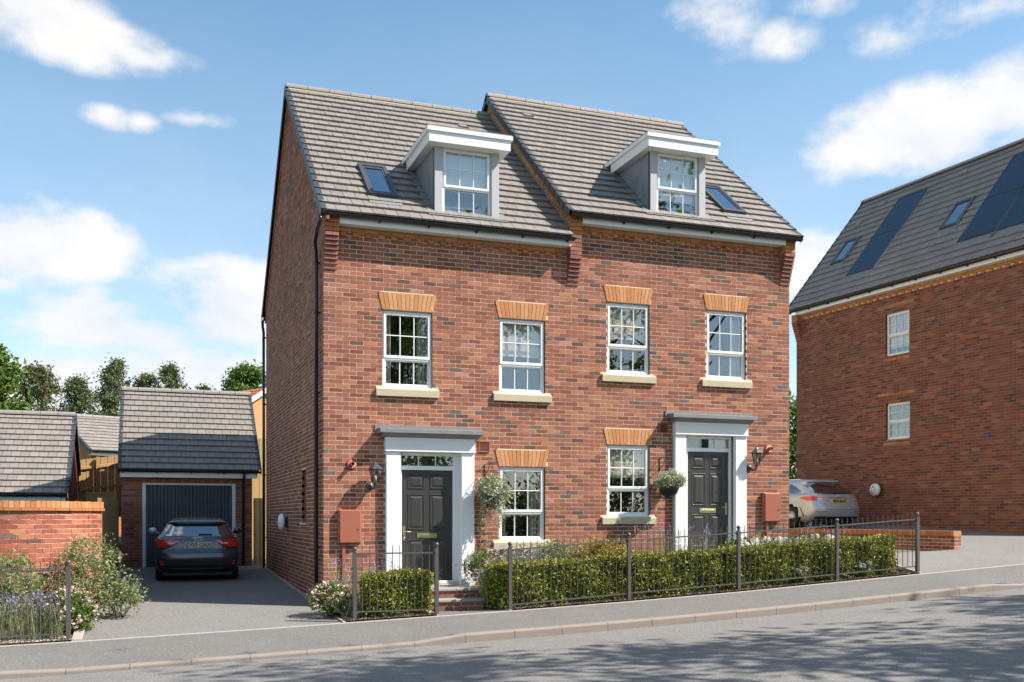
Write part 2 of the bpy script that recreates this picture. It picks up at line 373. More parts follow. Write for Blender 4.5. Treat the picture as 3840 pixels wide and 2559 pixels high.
fr = lambda a, b, n: list(np.linspace(a, b, n))
sheet('ground', [-600,-300,-150,-80,-50,-35] + fr(-28, 34, 60) + [50,80,150,300,600], [-500,-250,-120,-60,-40] + fr(-30, 40, 60) + [60,90,150,300,600,1200], terrain, M_GRASS)
sheet('road', [-120,-70,-40] + fr(-25, 32, 96) + [45,80,130], [Y_KERB-.127, -4.4,-5,-6,-7,-8,-9,-10,-11,-12], road_z, M_ASPH_ROAD)
sheet('pavement', [-60,-30] + fr(-14, 26, 130) + [50], fr(Y_KERB+.001, Y_BACK-.001, 8), pave_z, M_ASPH_PAVE)
sheet('pavement_opposite', [-120,-40] + fr(-25, 32, 20) + [60,120], [-12.2, -14, -18.5], lambda x, y: road_z(x, -12) + .1, M_ASPH_PAVE)
sheet('driveway', fr(-3.68, -.0, 12), fr(Y_BACK+.055, 0, 8) + fr(.6, 12.0, 14), drive_z, M_ASPH_DRIVE)
sheet('driveway_right', fr(11.06, 13.6, 6) + fr(14, 26, 24), fr(Y_BACK+.055, -.18, 12), rdrive_z, M_ASPH_DRIVE)
sheet('driveway_upper', [13.58, 13.8] + fr(14.2, 26, 24), fr(-.18, 16, 24), lambda x, y: rdrive_z(x, y) + (.03 if y > .2 else 0) * smooth((14.2 - x) / .5), M_ASPH_DRIVE)
sheet('garden', fr(9.4, 13.56, 8), fr(-.18, 9, 10), lambda x, y: min(.78, pz(x) + .22) + .02 * (y + .2), M_GRAVEL)
sheet('path', fr(1.53, 2.70, 4), fr(Y_BACK+.055, -1.2, 5), lambda x, y: drive_z(x, y) + .012, M_ASPH_PAVE)
sheet('flower_bed', fr(.04, 1.49, 8) , fr(-1.87, -.0, 8), bed_z, M_MULCH)
sheet('flower_bed_front', fr(2.74, 11.0, 40), fr(-1.87, -.0, 8), bed_z, M_MULCH)
sheet('flower_bed_left', fr(-14, -3.75, 24), fr(-1.87, 1.6, 8), lambda x, y: pz(x) + .03 + .1 * smooth((y + 1.8) / 2), M_GRAVEL)

# kerbstones and edging stones
kerb = bpy.data.objects.new('kerb', None); COL.objects.link(kerb); kerb['kind'] = 'structure'
def kerbstone(x0, x1):
    m = MB(); pts = []
    yb, yf, c = Y_KERB, Y_KERB - .127, .022
    vs = []
    for x in (x0 + .003, x1 - .003):
        z = kerb_z(x); zb = road_z(x, yf) - .12
        vs += [(x, yb, zb), (x, yf, zb), (x, yf, z - c * 1.2), (x, yf + .006, z - c * .5), (x, yf + c, z), (x, yb, z + .002)]
    m.add(vs, [(0,1,2,3,4,5), (11,10,9,8,7,6)] + [(i, 6+i, 6+(i+1) % 6, (i+1) % 6) for i in range(6)])
    m.build('kerbstone', M_KERB, kerb)
for i in range(-12, 30): kerbstone(-4.47 + .7275 * i, -4.47 + .7275 * (i + 1))
m = MB()
for a, b in ((-60, -4.47 - .7275*12), (-4.47 + .7275*30, 60)):
    m.box(a, b, Y_KERB - .127, Y_KERB, -.9, -.85)
    xs = fr(a, b, 14)
    for u, v in zip(xs[:-1], xs[1:]):
        m.add([(u, Y_KERB, kerb_z(u)), (v, Y_KERB, kerb_z(v)), (v, Y_KERB-.127, kerb_z(v)), (u, Y_KERB-.127, kerb_z(u)), (v, Y_KERB-.127, kerb_z(v)-.3), (u, Y_KERB-.127, kerb_z(u)-.3)], [(0,1,2,3), (3,2,4,5)])
m.build('kerb_run', M_KERB, kerb)
edging = bpy.data.objects.new('edging', None); COL.objects.link(edging); edging['kind'] = 'structure'
def edge_stone(ax, ay, bx, by, w, fz, up=.012):
    d = Vector((bx - ax, by - ay, 0)).normalized(); n = Vector((-d.y, d.x, 0)) * w; g = d * .002
    m = MB(); vs = []
    for P in (Vector((ax, ay, 0)) + g, Vector((bx, by, 0)) - g):
        z = fz(P.x, P.y) + up
        for q, zz in ((P, z - .15), (P + n, z - .15), (P + n, z), (P + n * .1, z)): vs.append((q.x, q.y, zz))
        q = P; vs.append((q.x, q.y, z - .006))
    m.add(vs, [(0,1,2,3,4), (9,8,7,6,5)] + [(i, 5+i, 5+(i+1) % 5, (i+1) % 5) for i in range(5)])
    m.build('edging_stone', M_EDGE, edging)
x = -9.0
while x < 19: edge_stone(x, Y_BACK, x + .51, Y_BACK, .052, lambda a, b: pz(a)); x += .51
y = Y_BACK + .06
while y < 9.6:
    edge_stone(-3.68, y, -3.68 - .004, y + .61, .055 if y > .5 else .13, drive_z, .03); y += .61
y = Y_BACK + .06
while y < -.2: edge_stone(.045, y, .045, y + .47, .052, drive_z, .02); y += .47
y = 0.0
while y < 8.9: edge_stone(-.004, y, -.004, y + .61, .07, drive_z, .02); y += .61
for y in (-1.88, -1.43): edge_stone(1.53, y, 1.53, y + .45, .05, drive_z, .025); edge_stone(2.75, y, 2.75, y + .45, .05, drive_z, .025)
y = Y_BACK + .06
while y < 0: edge_stone(11.06, y, 11.06, y + .5, .06, lambda a, b: rdrive_z(a, b), .02); y += .5

# ------------------------------------------------------------------ bricks
PITCH, COURSE = .2374, .075
PAL = np.array([(.31,.107,.066),(.285,.093,.056),(.34,.128,.077),(.245,.081,.054),(.375,.155,.09),(.285,.108,.074),(.225,.071,.047),(.385,.155,.076),(.31,.13,.096),(.135,.068,.058),(.165,.078,.063),(.14,.105,.095),(.265,.10,.062),(.41,.185,.138)])
PALW = np.array([12,11,10,9,6,10,7,4,6,4,4,2.2,10,2]); PALW = PALW / PALW.sum()
ORANGE = np.array([(.46,.205,.075),(.50,.235,.09),(.42,.17,.06),(.48,.26,.11)])
def lay(u0, u1, z0, z1, phase=0., openings=(), urange=None, seed=1, dark=1.0):
    rs = np.random.RandomState(seed); out = []
    for k in range(int(math.floor(z0 / COURSE + 1e-6)), int(math.ceil(z1 / COURSE))):
        za, zb = k * COURSE + .0062, (k + 1) * COURSE - .0062; zc = (za + zb) / 2
        if za < z0 - .02 or zb > z1 + .045: continue
        a, b = (u0, u1) if urange is None else urange(zc)
        if b - a < .05: continue
        iv = [(a, b)]
        for (p, q, r, s) in openings:
            if r < zc < s:
                nv = []
                for (c, d) in iv:
                    if q <= c or p >= d: nv.append((c, d)); continue
                    if p > c: nv.append((c, p))
                    if q < d: nv.append((q, d))
                iv = nv
        i0 = int(math.floor((a - phase) / PITCH)) - 1
        for i in range(i0, i0 + int((b - a) / PITCH) + 4):
            p = phase + i * PITCH + (k % 2) * PITCH / 2
            for (c, d) in iv:
                e, f = max(p + .0062, c), min(p + PITCH - .0062, d)
                if f - e > .025: out.append((e, f, za, zb, rs.choice(len(PAL), p=PALW), rs.uniform(.88, 1.12) * dark))
    return out
def brick_corners(bricks, fmap, proud=.0038, depth=.05, jig=.0012, seed=3):
    rs = np.random.RandomState(seed); B = np.zeros((len(bricks), 8, 3))
    for i, (a, b, z0, z1, c, t) in enumerate(bricks):
        pa, na = fmap(a); pb, nb = fmap(b); j = rs.uniform(-jig, jig)
        for k, (p, n, z) in enumerate(((pa, na, z0), (pb, nb, z0), (pb, nb, z1), (pa, na, z1))):
            B[i, k] = (p[0] - n[0] * (depth - proud), p[1] - n[1] * (depth - proud), z)
            B[i, k + 4] = (p[0] + n[0] * (proud + j), p[1] + n[1] * (proud + j), z)
    return B
BF = np.array([(4,5,6,7),(0,1,5,4),(1,2,6,5),(2,3,7,6),(3,0,4,7)])
def corners_mesh(name, B, cols, mat, base):
    n = len(B); F = (np.arange(n) * 8)[:, None, None] + BF[None]
    return np_mesh(name, B.reshape(-1, 3), F.reshape(-1, 4), mat, base, np.repeat(np.concatenate([cols, np.ones((n, 1))], 1), 5, 0))
_variants = {}
def emit_pieces(name, rest_name, B, cols, full, mat, parent, limit=300, palette_n=14, seed=5):
    # the pieces that show largest become objects of their own, the rest one joined part
    base = np.array(top_base(parent)); n = len(B)
    px, py, dz = project(B[:, 4:8]); vis = (px.min(1) > 0) & (px.max(1) < 3840) & (py.min(1) > 0) & (py.max(1) < 2559)
    area = .5 * np.abs((px[:, 2]-px[:, 0]) * (py[:, 3]-py[:, 1]) - (px[:, 3]-px[:, 1]) * (py[:, 2]-py[:, 0]))
    area = np.where(vis & full, area, -1); order = np.argsort(-area)
    pick = [i for i in order[:limit] if area[i] > 0]; rest = np.setdiff1d(np.arange(n), pick)
    rs = np.random.RandomState(seed); share = {}
    for i in pick:
        c = B[i].mean(0); loc = B[i] - c
        key = (tuple(np.round(loc, 2).ravel()), rs.randint(palette_n))
        if key not in share: share[key] = np_mesh(name, loc, BF, mat, (0, 0, 0), np.tile(np.append(cols[i], 1), (5, 1)))
        put(name, share[key], parent, tuple(c - base))
    if len(rest):
        o = put(rest_name, corners_mesh(rest_name, B[rest], cols[rest], mat, base), parent)
        if len(pick) >= 40 and name != rest_name: o['kind'] = 'stuff'
def brick_cols(bricks): return np.array([PAL[b[4]] * b[5] for b in bricks])
def is_full(bricks): return np.array([b[1] - b[0] > PITCH - .02 for b in bricks])
def flat(o, u, n): return lambda s: ((o[0] + u[0] * s, o[1] + u[1] * s), n)

# wall core (the mortar face) with openings and reveals
def core(mb, o, u, n, w0, w1, z0, z1, openings=(), top=None, rev=.1, mi=0, rmi=1):
    us = sorted({w0, w1, *[c for p in openings for c in p[:2]]}); zs = sorted({z0, z1, *[c for p in openings for c in p[2:]]})
    P = lambda a, z, d=0.: (o[0] + u[0]*a - n[0]*d, o[1] + u[1]*a - n[1]*d, z)
    for a, b in zip(us[:-1], us[1:]):
        for c, d in zip(zs[:-1], zs[1:]):
            m1, m2 = (a+b)/2, (c+d)/2
            if any(p[0] < m1 < p[1] and p[2] < m2 < p[3] for p in openings): continue
            mb.add([P(a,c), P(b,c), P(b,d), P(a,d)], [(0,1,2,3)], mi)
    for (p, q, r, s) in openings:
        for (A, Bq) in (((p,r),(p,s)), ((q,s),(q,r)), ((p,s),(q,s)), ((q,r),(p,r))):
            mb.add([P(*A), P(*Bq), P(*Bq, rev), P(*A, rev)], [(0,1,2,3)], rmi)

# ------------------------------------------------------------------ roof tiles
TPAL = [(.222,.198,.179),(.231,.206,.186),(.213,.190,.174),(.238,.211,.191),(.206,.185,.170)]
def roof_field(o, u, up, nrm, width, length, rows, tw, seed, skip=None, tint=1.0, lift=.046, th=.032, u_clip=None):
    o, u, up, nrm = map(lambda a: np.array(a, float), (o, u, up, nrm)); g = length / rows; rs = np.random.RandomState(seed)
    B = []; C = []; full = []
    for j in range(rows):
        for i in range(-1, int(width / tw) + 2):
            a = i * tw + (j % 2) * tw / 2; b = a + tw
            a2, b2 = max(a, 0), min(b, width)
            if b2 - a2 < .02: continue
            v0, v1 = j * g, (j + 1) * g + (.05 if j < rows - 1 else 0)
            if skip and skip((a2 + b2) / 2, (v0 + v1) / 2): continue
            k = rs.uniform(-.002, .002)
            P = lambda s, v, w: o + u * s + up * v + nrm * w
            e = .0042
            B.append([P(a2+e, v0, lift-th+k), P(b2-e, v0, lift-th+k), P(b2-e, v1, -th*.2+k), P(a2+e, v1, -th*.2+k), P(a2+e, v0, lift+k), P(b2-e, v0, lift+k), P(b2-e, v1, .002+k), P(a2+e, v1, .002+k)])
            C.append(np.array(TPAL[rs.randint(len(TPAL))]) * rs.uniform(.94, 1.06) * tint); full.append(b2 - a2 > tw - .01)
    return np.array(B), np.array(C), np.array(full)
def ridge_run(parent, a, b, r=.115, seg=.45, mat=None, tail='ridge_tile'):
    a, b = Vector(a), Vector(b); L = (b - a).length; n = max(1, round(L / seg)); d = (b - a) / n; t = d.normalized(); s = Vector((-t.y, t.x, 0)).normalized() if abs(t.z) < .5 else Vector((1, 0, 0))
    for i in range(n):
        p0, p1 = a + d * i + t * .006, a + d * (i + 1) - t * .006; m = MB(); vs = []
        for p in (p0, p1):
            for ang in (-10, 20, 55, 90, 125, 160, 190):
                vs.append(p + s * math.cos(R(ang)) * r + Vector((0, 0, 1)) * (math.sin(R(ang)) * r * .8))
        m.add(vs, [tuple(range(7)), tuple(reversed(range(7, 14)))] + [(k, k+1, 8+k, 7+k) for k in range(6)] + [(6, 0, 7, 13)], 0, False)
        m.build(tail, mat, parent)
M_RIDGE = pmat('ridge_tile', (.25, .23, .212), .6, var=.12, vscale=6)
M_VERGE = pmat('verge_cap', (.045, .05, .056), .5, var=.08)
M_CEMENT = pmat('ridge_mortar', (.30, .265, .20), .9)
def verge_run(parent, o, up, nrm, side, rows, length, h=.10):
    # stepped dry-verge caps down one edge of a roof; side = outward unit vector
    o, up, nrm, side = Vector(o), Vector(up), Vector(nrm), Vector(side); g = length / rows
    for j in range(rows):
        a = o + up * (j * g); b = o + up * ((j + 1) * g + .03); m = MB(); vs = []
        for p, w in ((a, .034), (b, .012)):
            for s, t in ((.045, w + .01), (-.05, w + .01), (-.05, w), (.03, w), (.03, -h), (.045, -h)): vs.append(p + side * s + nrm * t)
        m.add(vs, [tuple(range(6)), tuple(reversed(range(6, 12)))] + [(k, (k+1) % 6, 6+(k+1) % 6, 6+k) for k in range(6)])
        m.build('verge_cap', M_VERGE, parent)
def gutter_run(parent, a, b, out, r=.06, every=.9, name='gutter'):
    # half-round gutter from a to b, 'out' = outward unit vector, brackets below
    a, b, out = Vector(a), Vector(b), Vector(out); m = MB(); vs = []; n = 9
    for p in (a, b):
        for k in range(n):
            an = R(180 + 180 * k / (n - 1)); vs.append(p + out * (math.cos(an) * r) + Vector((0, 0, math.sin(an) * r)))
        for k in range(n):
            an = R(360 - 180 * k / (n - 1)); vs.append(p + out * (math.cos(an) * (r - .005)) + Vector((0, 0, math.sin(an) * (r - .005))))
    q = 2 * n
    m.add(vs, [(k, (k+1) % q, q+(k+1) % q, q+k) for k in range(q)] + [tuple(range(q)), tuple(reversed(range(q, 2*q)))], 0, False)
    for p in (a, b):   # stop ends
        m.add([p + out * (math.cos(R(180+20*k)) * r) + Vector((0, 0, math.sin(R(180+20*k)) * r)) for k in range(10)], [tuple(range(10))])
    g = m.build(name, M_BLACK, parent)
    L = (b - a).length; t = (b - a).normalized(); k = int(L / every)
    for i in range(k + 1):
        c = a + t * (L * (i + .15) / (k + .3)); m = MB(); vs = []
        for s in (-.014, .014):
            for an in range(180, 361, 30): vs.append(c + t * s + out * (math.cos(R(an)) * (r + .009)) + Vector((0, 0, math.sin(R(an)) * (r + .009))))
            for w, z in ((.055, -.085), (-.02, -.075)): vs.append(c + t * s - out * (r - .01) + out * w * 0 + Vector((0, 0, z)))
        m.add(vs, [tuple(range(9)), tuple(reversed(range(9, 18)))] + [(j, (j+1) % 9, 9+(j+1) % 9, 9+j) for j in range(9)])
        m.build('gutter_bracket', M_BLACK, g)
    return g
def downpipe(parent, path, r=.034, clips=(), wall=None):
    m = MB(); m.tube(path, r, 10); p = m.build('downpipe', M_BLACK, parent)
    for (c, d) in clips:
        q = MB(); c = Vector(c); q.lathe([(r+.0062, -.02), (r+.0062, .02)], c, 'z', 12)
        q.tube([c, c + Vector(d)], .014, 6); q.lathe([(.026, 0), (.026, .01)], c + Vector(d) * .9, 'x' if abs(d[0]) > abs(d[1]) else 'y', 8)
        q.build('pipe_clip', M_BLACK, p)
    return p
# ------------------------------------------------------------------ windows and doors (local frame: x along the wall, y inwards, z up)
ID = Matrix.Identity(4)
def frame_M(o, U, N):
    m = Matrix.Identity(4); U, N = Vector((*U, 0)), Vector((*N, 0))
    for i in range(3): m[i][0] = U[i]; m[i][1] = -N[i]; m[i][2] = (0, 0, 1)[i]; m[i][3] = (*o, 0)[i]
    return m
def bars(mb, x0, x1, z0, z1, w, y0, y1):
    mb.cbox(x0, x0 + w, y0, y1, z0, z1); mb.cbox(x1 - w, x1, y0, y1, z0, z1)
    mb.cbox(x0 + w, x1 - w, y0, y1, z0, z0 + w); mb.cbox(x0 + w, x1 - w, y0, y1, z1 - w, z1)
def curtain(parent, M, x0, x1, z0, z1, y, mat, waves=4):
    mb = MB(M); n = waves * 8; vs = []
    for i in range(n + 1):
        t = i / n; yy = y + .035 * math.sin(t * waves * 2 * math.pi) + .012 * math.sin(t * 17)
        vs += [(x0 + (x1 - x0) * t, yy, z0), (x0 + (x1 - x0) * t, yy, z1), (x0 + (x1 - x0) * t, yy + .01, z0), (x0 + (x1 - x0) * t, yy + .01, z1)]
    fs = []
    for i in range(n):
        a, b = 4*i, 4*i+4; fs += [(a, b, b+1, a+1), (a+2, a+3, b+3, b+2)]
    mb.add(vs, fs, 0, True); mb.build('curtain', mat, parent, recalc=False)
def sash_window(parent, x0, x1, z0, z1, M=ID, inside='curtain', rows=(2, 1), split=.375, stone=True, setb=.035, proud_sill=True, cols=3, glass=None, blind_h=.5):
    f = MB(M); fw = .052; glass = glass or M_GLASS
    bars(f, x0, x1, z0, z1, fw, setb, setb + .07)
    zt = z0 + (z1 - z0) * split
    f.cbox(x0 + fw, x1 - fw, setb, setb + .07, zt - .022, zt + .022)
    win = f.build('window', M_WHITE, parent)
    # outer nose of the frame
    n = MB(M); n.cbox(x0 - .02, x1 + .02, setb - .045, setb + .03, z0 - .035, z0 + .004); n.build('frame_sill', M_WHITE, win)
    up = (x0 + fw, x1 - fw, zt + .022, z1 - fw); lo = (x0 + fw, x1 - fw, z0 + fw, zt - .022)
    for k, ((a, b, c, d), nr) in enumerate(((up, rows[0]), (lo, rows[1]))):
        s = MB(M); y0 = setb - .012 if k == 0 else setb + .012; sw = .05 if k == 0 else .02
        if k == 0: a, b, c, d = a - .028, b + .028, c - .012, d + .022
        bars(s, a, b, c, d, sw, y0, setb + .05); s.build('sash', M_WHITE, win)
        ga, gb, gc, gd = a + sw, b - sw, c + sw, d - sw; yb = y0 + .026
        for i in range(1, cols):
            xx = ga + (gb - ga) * i / cols; g = MB(M); g.cbox(xx - .009, xx + .009, yb - .012, yb + .016, gc, gd, .004); g.build('glazing_bar', M_WHITE, win)
        for j in range(1, nr):
            zz = gc + (gd - gc) * j / nr; g = MB(M); g.cbox(ga, gb, yb - .0105, yb + .0145, zz - .009, zz + .009, .004); g.build('glazing_bar', M_WHITE, win)
        for i in range(cols):
            for j in range(nr):
                p = MB(M); e = .008
                p.box(ga + (gb-ga)*i/cols + (e if i else -.002), ga + (gb-ga)*(i+1)/cols - (e if i < cols-1 else -.002), yb, yb + .004, gc + (gd-gc)*j/nr + (e if j else -.002), gc + (gd-gc)*(j+1)/nr - (e if j < nr-1 else -.002)); p.build('pane', glass, win)
    # room behind
    r = MB(M); a, b, c, d, y1 = x0 - .5, x1 + .5, z0 - .7, z1 + .25, 2.6; yi = .102
    vs = [(a, yi, c), (b, yi, c), (b, yi, d), (a, yi, d), (a, y1, c), (b, y1, c), (b, y1, d), (a, y1, d), (x0, yi, z0), (x1, yi, z0), (x1, yi, z1), (x0, yi, z1)]
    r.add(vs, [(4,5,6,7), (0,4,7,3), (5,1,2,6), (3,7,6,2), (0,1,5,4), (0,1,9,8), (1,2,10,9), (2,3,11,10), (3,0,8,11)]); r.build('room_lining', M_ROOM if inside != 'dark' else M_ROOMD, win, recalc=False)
    w = x1 - x0
    if inside == 'curtain':
        curtain(win, M, x0 - .05, x0 + .21 * w, z0 - .1, z1 + .05, .2, M_CREAM, 3); curtain(win, M, x1 - .26 * w, x1 + .05, z0 - .1, z1 + .05, .2, M_CREAM, 4)
    if inside == 'blind':
        q = MB(M); q.box(x0 + .03, x1 - .03, .13, .135, z0 + (z1 - z0) * blind_h, z1); q.box(x0 + .03, x1 - .03, .125, .14, z0 + (z1 - z0) * blind_h - .02, z0 + (z1 - z0) * blind_h); q.build('blind', M_BLIND, win)
    if stone:
        s = MB(M); a, b = x0 - .115, x1 + .115; zt = z0 - .012
        s.prism([(.09, zt), (.0, zt), (-.055, zt - .018), (-.062, zt - .03), (-.062, zt - .145), (.09, zt - .145)], a, b, 'x'); s.build('stone_sill', M_STONE, win)
    return win
def arch_head(parent, x0, x1, z0, h=.30, flare=.072, n=13, M=ID, seed=1):
    # tapered rubbed-brick flat arch
    a = MB(M); a.prism([(x0 - .0, z0), (x1, z0), (x1 + flare, z0 + h), (x0 - flare, z0 + h)], .0, -.004, 'y'); p = a.build('window_arch', M_MORTAR, parent)
    rs = random.Random(seed); g = .0045
    for i in range(n):
        b0, b1 = x0 + (x1 - x0) * i / n, x0 + (x1 - x0) * (i + 1) / n
        t0, t1 = x0 - flare + (x1 - x0 + 2*flare) * i / n, x0 - flare + (x1 - x0 + 2*flare) * (i + 1) / n
        m = MB(M); m.prism([(b0 + g, z0 + .002), (b1 - g, z0 + .002), (t1 - g, z0 + h - .002), (t0 + g, z0 + h - .002)], -.0035, -.014 - rs.uniform(0, .003), 'y')
        m.build('voussoir', ARCHM[rs.randrange(len(ARCHM))], p)
ARCHM = [pmat('arch_brick_%s' % 'abcd'[i], c, .85, var=.18, vscale=14, speck=.14, sscale=120, bump=.5, bscale=90) for i, c in enumerate([(.52,.245,.105),(.49,.215,.085),(.55,.275,.125),(.47,.195,.075)])]
for i in range(4): pass
M_ORANGEB = [pmat('orange_brick_%s' % 'abc'[i], c, .85, var=.2, vscale=12, speck=.1, bump=.3) for i, c in enumerate([(.44,.175,.062),(.48,.205,.078),(.39,.145,.052)])]
M_REDB = [pmat('red_brick_%s' % 'abc'[i], c, .85, var=.2, vscale=12, speck=.1, bump=.3) for i, c in enumerate([(.31,.115,.078),(.27,.10,.07),(.22,.09,.075)])]

def front_door(parent, mx, zb, H=1.965):
    x0, x1 = 1.377, 2.313; w = x1 - x0
    d = MB(); d.cbox(mx(x0), mx(x1), .085, .13, zb, zb + H, .003); door = d.build('door', M_DOOR, parent)
    for (fa, fb) in ((.125, .45), (.555, .88)):
        for (ga, gb) in ((.83, .965), (.46, .785), (.05, .375)):
            a, b, c, e = x0 + w*fa, x0 + w*fb, zb + H*ga, zb + H*gb
            m = MB(); y = .085
            A, B = sorted((mx(a), mx(b)))
            def ring(i, yy): return [(A+i, yy, c+i), (B-i, yy, c+i), (B-i, yy, e-i), (A+i, yy, e-i)]
            rings = [ring(0, y), ring(.008, y - .012), ring(.018, y - .012), ring(.028, y + .001), ring(.036, y + .001), ring(.075, y - .013)]
            vs = [p for r_ in rings for p in r_]; fs = []
            for k in range(5):
                for i in range(4): j = (i+1) % 4; fs.append((4*k+i, 4*k+j, 4*k+4+j, 4*k+4+i))
            fs.append((20, 21, 22, 23)); m.add(vs, fs); m.build('door_panel', M_DOOR, door)
    hx = x0 + .05
    m = MB(); m.cbox(mx(hx - .022), mx(hx + .022), .066, .086, zb + .72, zb + .97, .008)
    m.tube([(mx(hx), .066, zb + .875), (mx(hx), .03, zb + .875), (mx(hx + .02), .022, zb + .875), (mx(hx + .13), .022, zb + .872)], .01, 8)
    m.lathe([(.018, .0), (.018, -.012)], (mx(hx), .066, zb + .765), 'y', 10); m.build('door_handle', M_BRASS, door)
    m = MB(); a, b = mx(x0 + w*.305), mx(x0 + w*.695); m.cbox(a, b, .072, .086, zb + .76, zb + .85, .006); m.cbox(min(a, b) + .03, max(a, b) - .03, .066, .075, zb + .785, zb + .825, .006); m.build('letterbox', M_BRASS, door)
    # white frame and fanlight
    f = MB(); f.cbox(mx(1.318), mx(x0), .04, .14, zb - .05, zb + 2.30); f.cbox(mx(x1), mx(2.433), .04, .14, zb - .05, zb + 2.30)
    f.cbox(mx(x0), mx(x1), .041, .139, zb + H, zb + H + .075); f.cbox(mx(x0), mx(x1), .041, .139, zb + 2.215, zb + 2.30); fr_ = f.build('door_frame', M_WHITE, parent)
    f = MB(); f.cbox(mx(x0), mx(x1), .03, .16, zb - .05, zb, .004); f.build('threshold', M_WHITE, fr_)
    for i in range(3):
        a, b = x0 + w*i/3, x0 + w*(i+1)/3; p = MB(); p.box(mx(a + (.009 if i else 0)), mx(b - (.009 if i < 2 else 0)), .085, .089, zb + H + .07, zb + 2.22); p.build('pane', M_GLASS, fr_)
        if i: g = MB(); g.cbox(mx(a - .0085), mx(a + .0085), .07, .1, zb + H + .07, zb + 2.22, .004); g.build('glazing_bar', M_WHITE, fr_)
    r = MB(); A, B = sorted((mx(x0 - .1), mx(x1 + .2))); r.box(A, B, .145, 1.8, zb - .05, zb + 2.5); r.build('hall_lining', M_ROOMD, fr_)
    # surround
    s = MB(); yf = -.105
    ent = MB(); ent.cbox(mx(1.05), mx(2.675), -.135, .03, zb + 2.285, zb + 2.53, .004); ent.cbox(mx(1.045), mx(2.68), -.14, .03, zb + 2.275, zb + 2.30, .004)
    sur = ent.build('door_surround', M_WPAINT, parent)
    for (a, b) in ((1.067, 1.32), (2.431, 2.668)):
        c = MB(); c.cbox(mx(a), mx(b), yf, .045, zb + .2 - .35, zb + 2.277, .006); c.cbox(mx(a - .018), mx(b + .018), yf - .018, .04, zb - .35, zb + .17, .008); c.build('pilaster', M_WPAINT, sur)
    c = MB(); z = zb + 2.53
    c.prism([(.0, z - .012), (-.142, z - .012), (-.15, z), (-.175, z + .004), (-.205, z + .018), (-.225, z + .04), (-.25, z + .046), (-.25, z + .055), (.0, z + .055)], mx(.99), mx(2.735), 'x'); c.build('cornice', M_LEAD, sur)
    c = MB(); c.prism([(.0, z + .054), (-.275, z + .054), (-.28, z + .06), (-.28, z + .125), (-.27, z + .132), (.0, z + .15)], mx(.925), mx(2.80), 'x'); c.build('canopy', M_LEAD, sur)
    c = MB(); c.box(mx(.888), mx(2.835), -.026, .0, z + .08, z + .205); c.build('flashing', M_LEAD, sur)

def kneeler(parent, x0, x1, z0, steps, plain, orange, inward=True):
    # corbelled eaves bracket of single brick courses
    p = MB(); p.box(x0 + .004, x1 - .004, -.02, .0, z0, z0 + COURSE * (steps + plain + orange)); k = p.build('kneeler', M_MORTAR, parent)
    n = steps + plain + orange
    for i in range(n):
        d = .026 * min(i + 1, steps); z = z0 + i * COURSE
        mats = M_ORANGEB if i >= steps + plain else M_REDB
        cuts = [x0, x1] if i % 2 == 0 else [x0, (x0 + x1) / 2, x1]
        for a, b in zip(cuts[:-1], cuts[1:]):
            m = MB(); m.cbox(a + .002, b - .002, -d, -.003, z + .004, z + COURSE - .006, .003); m.build('brick', mats[rng.randrange(3)], k)
    return k

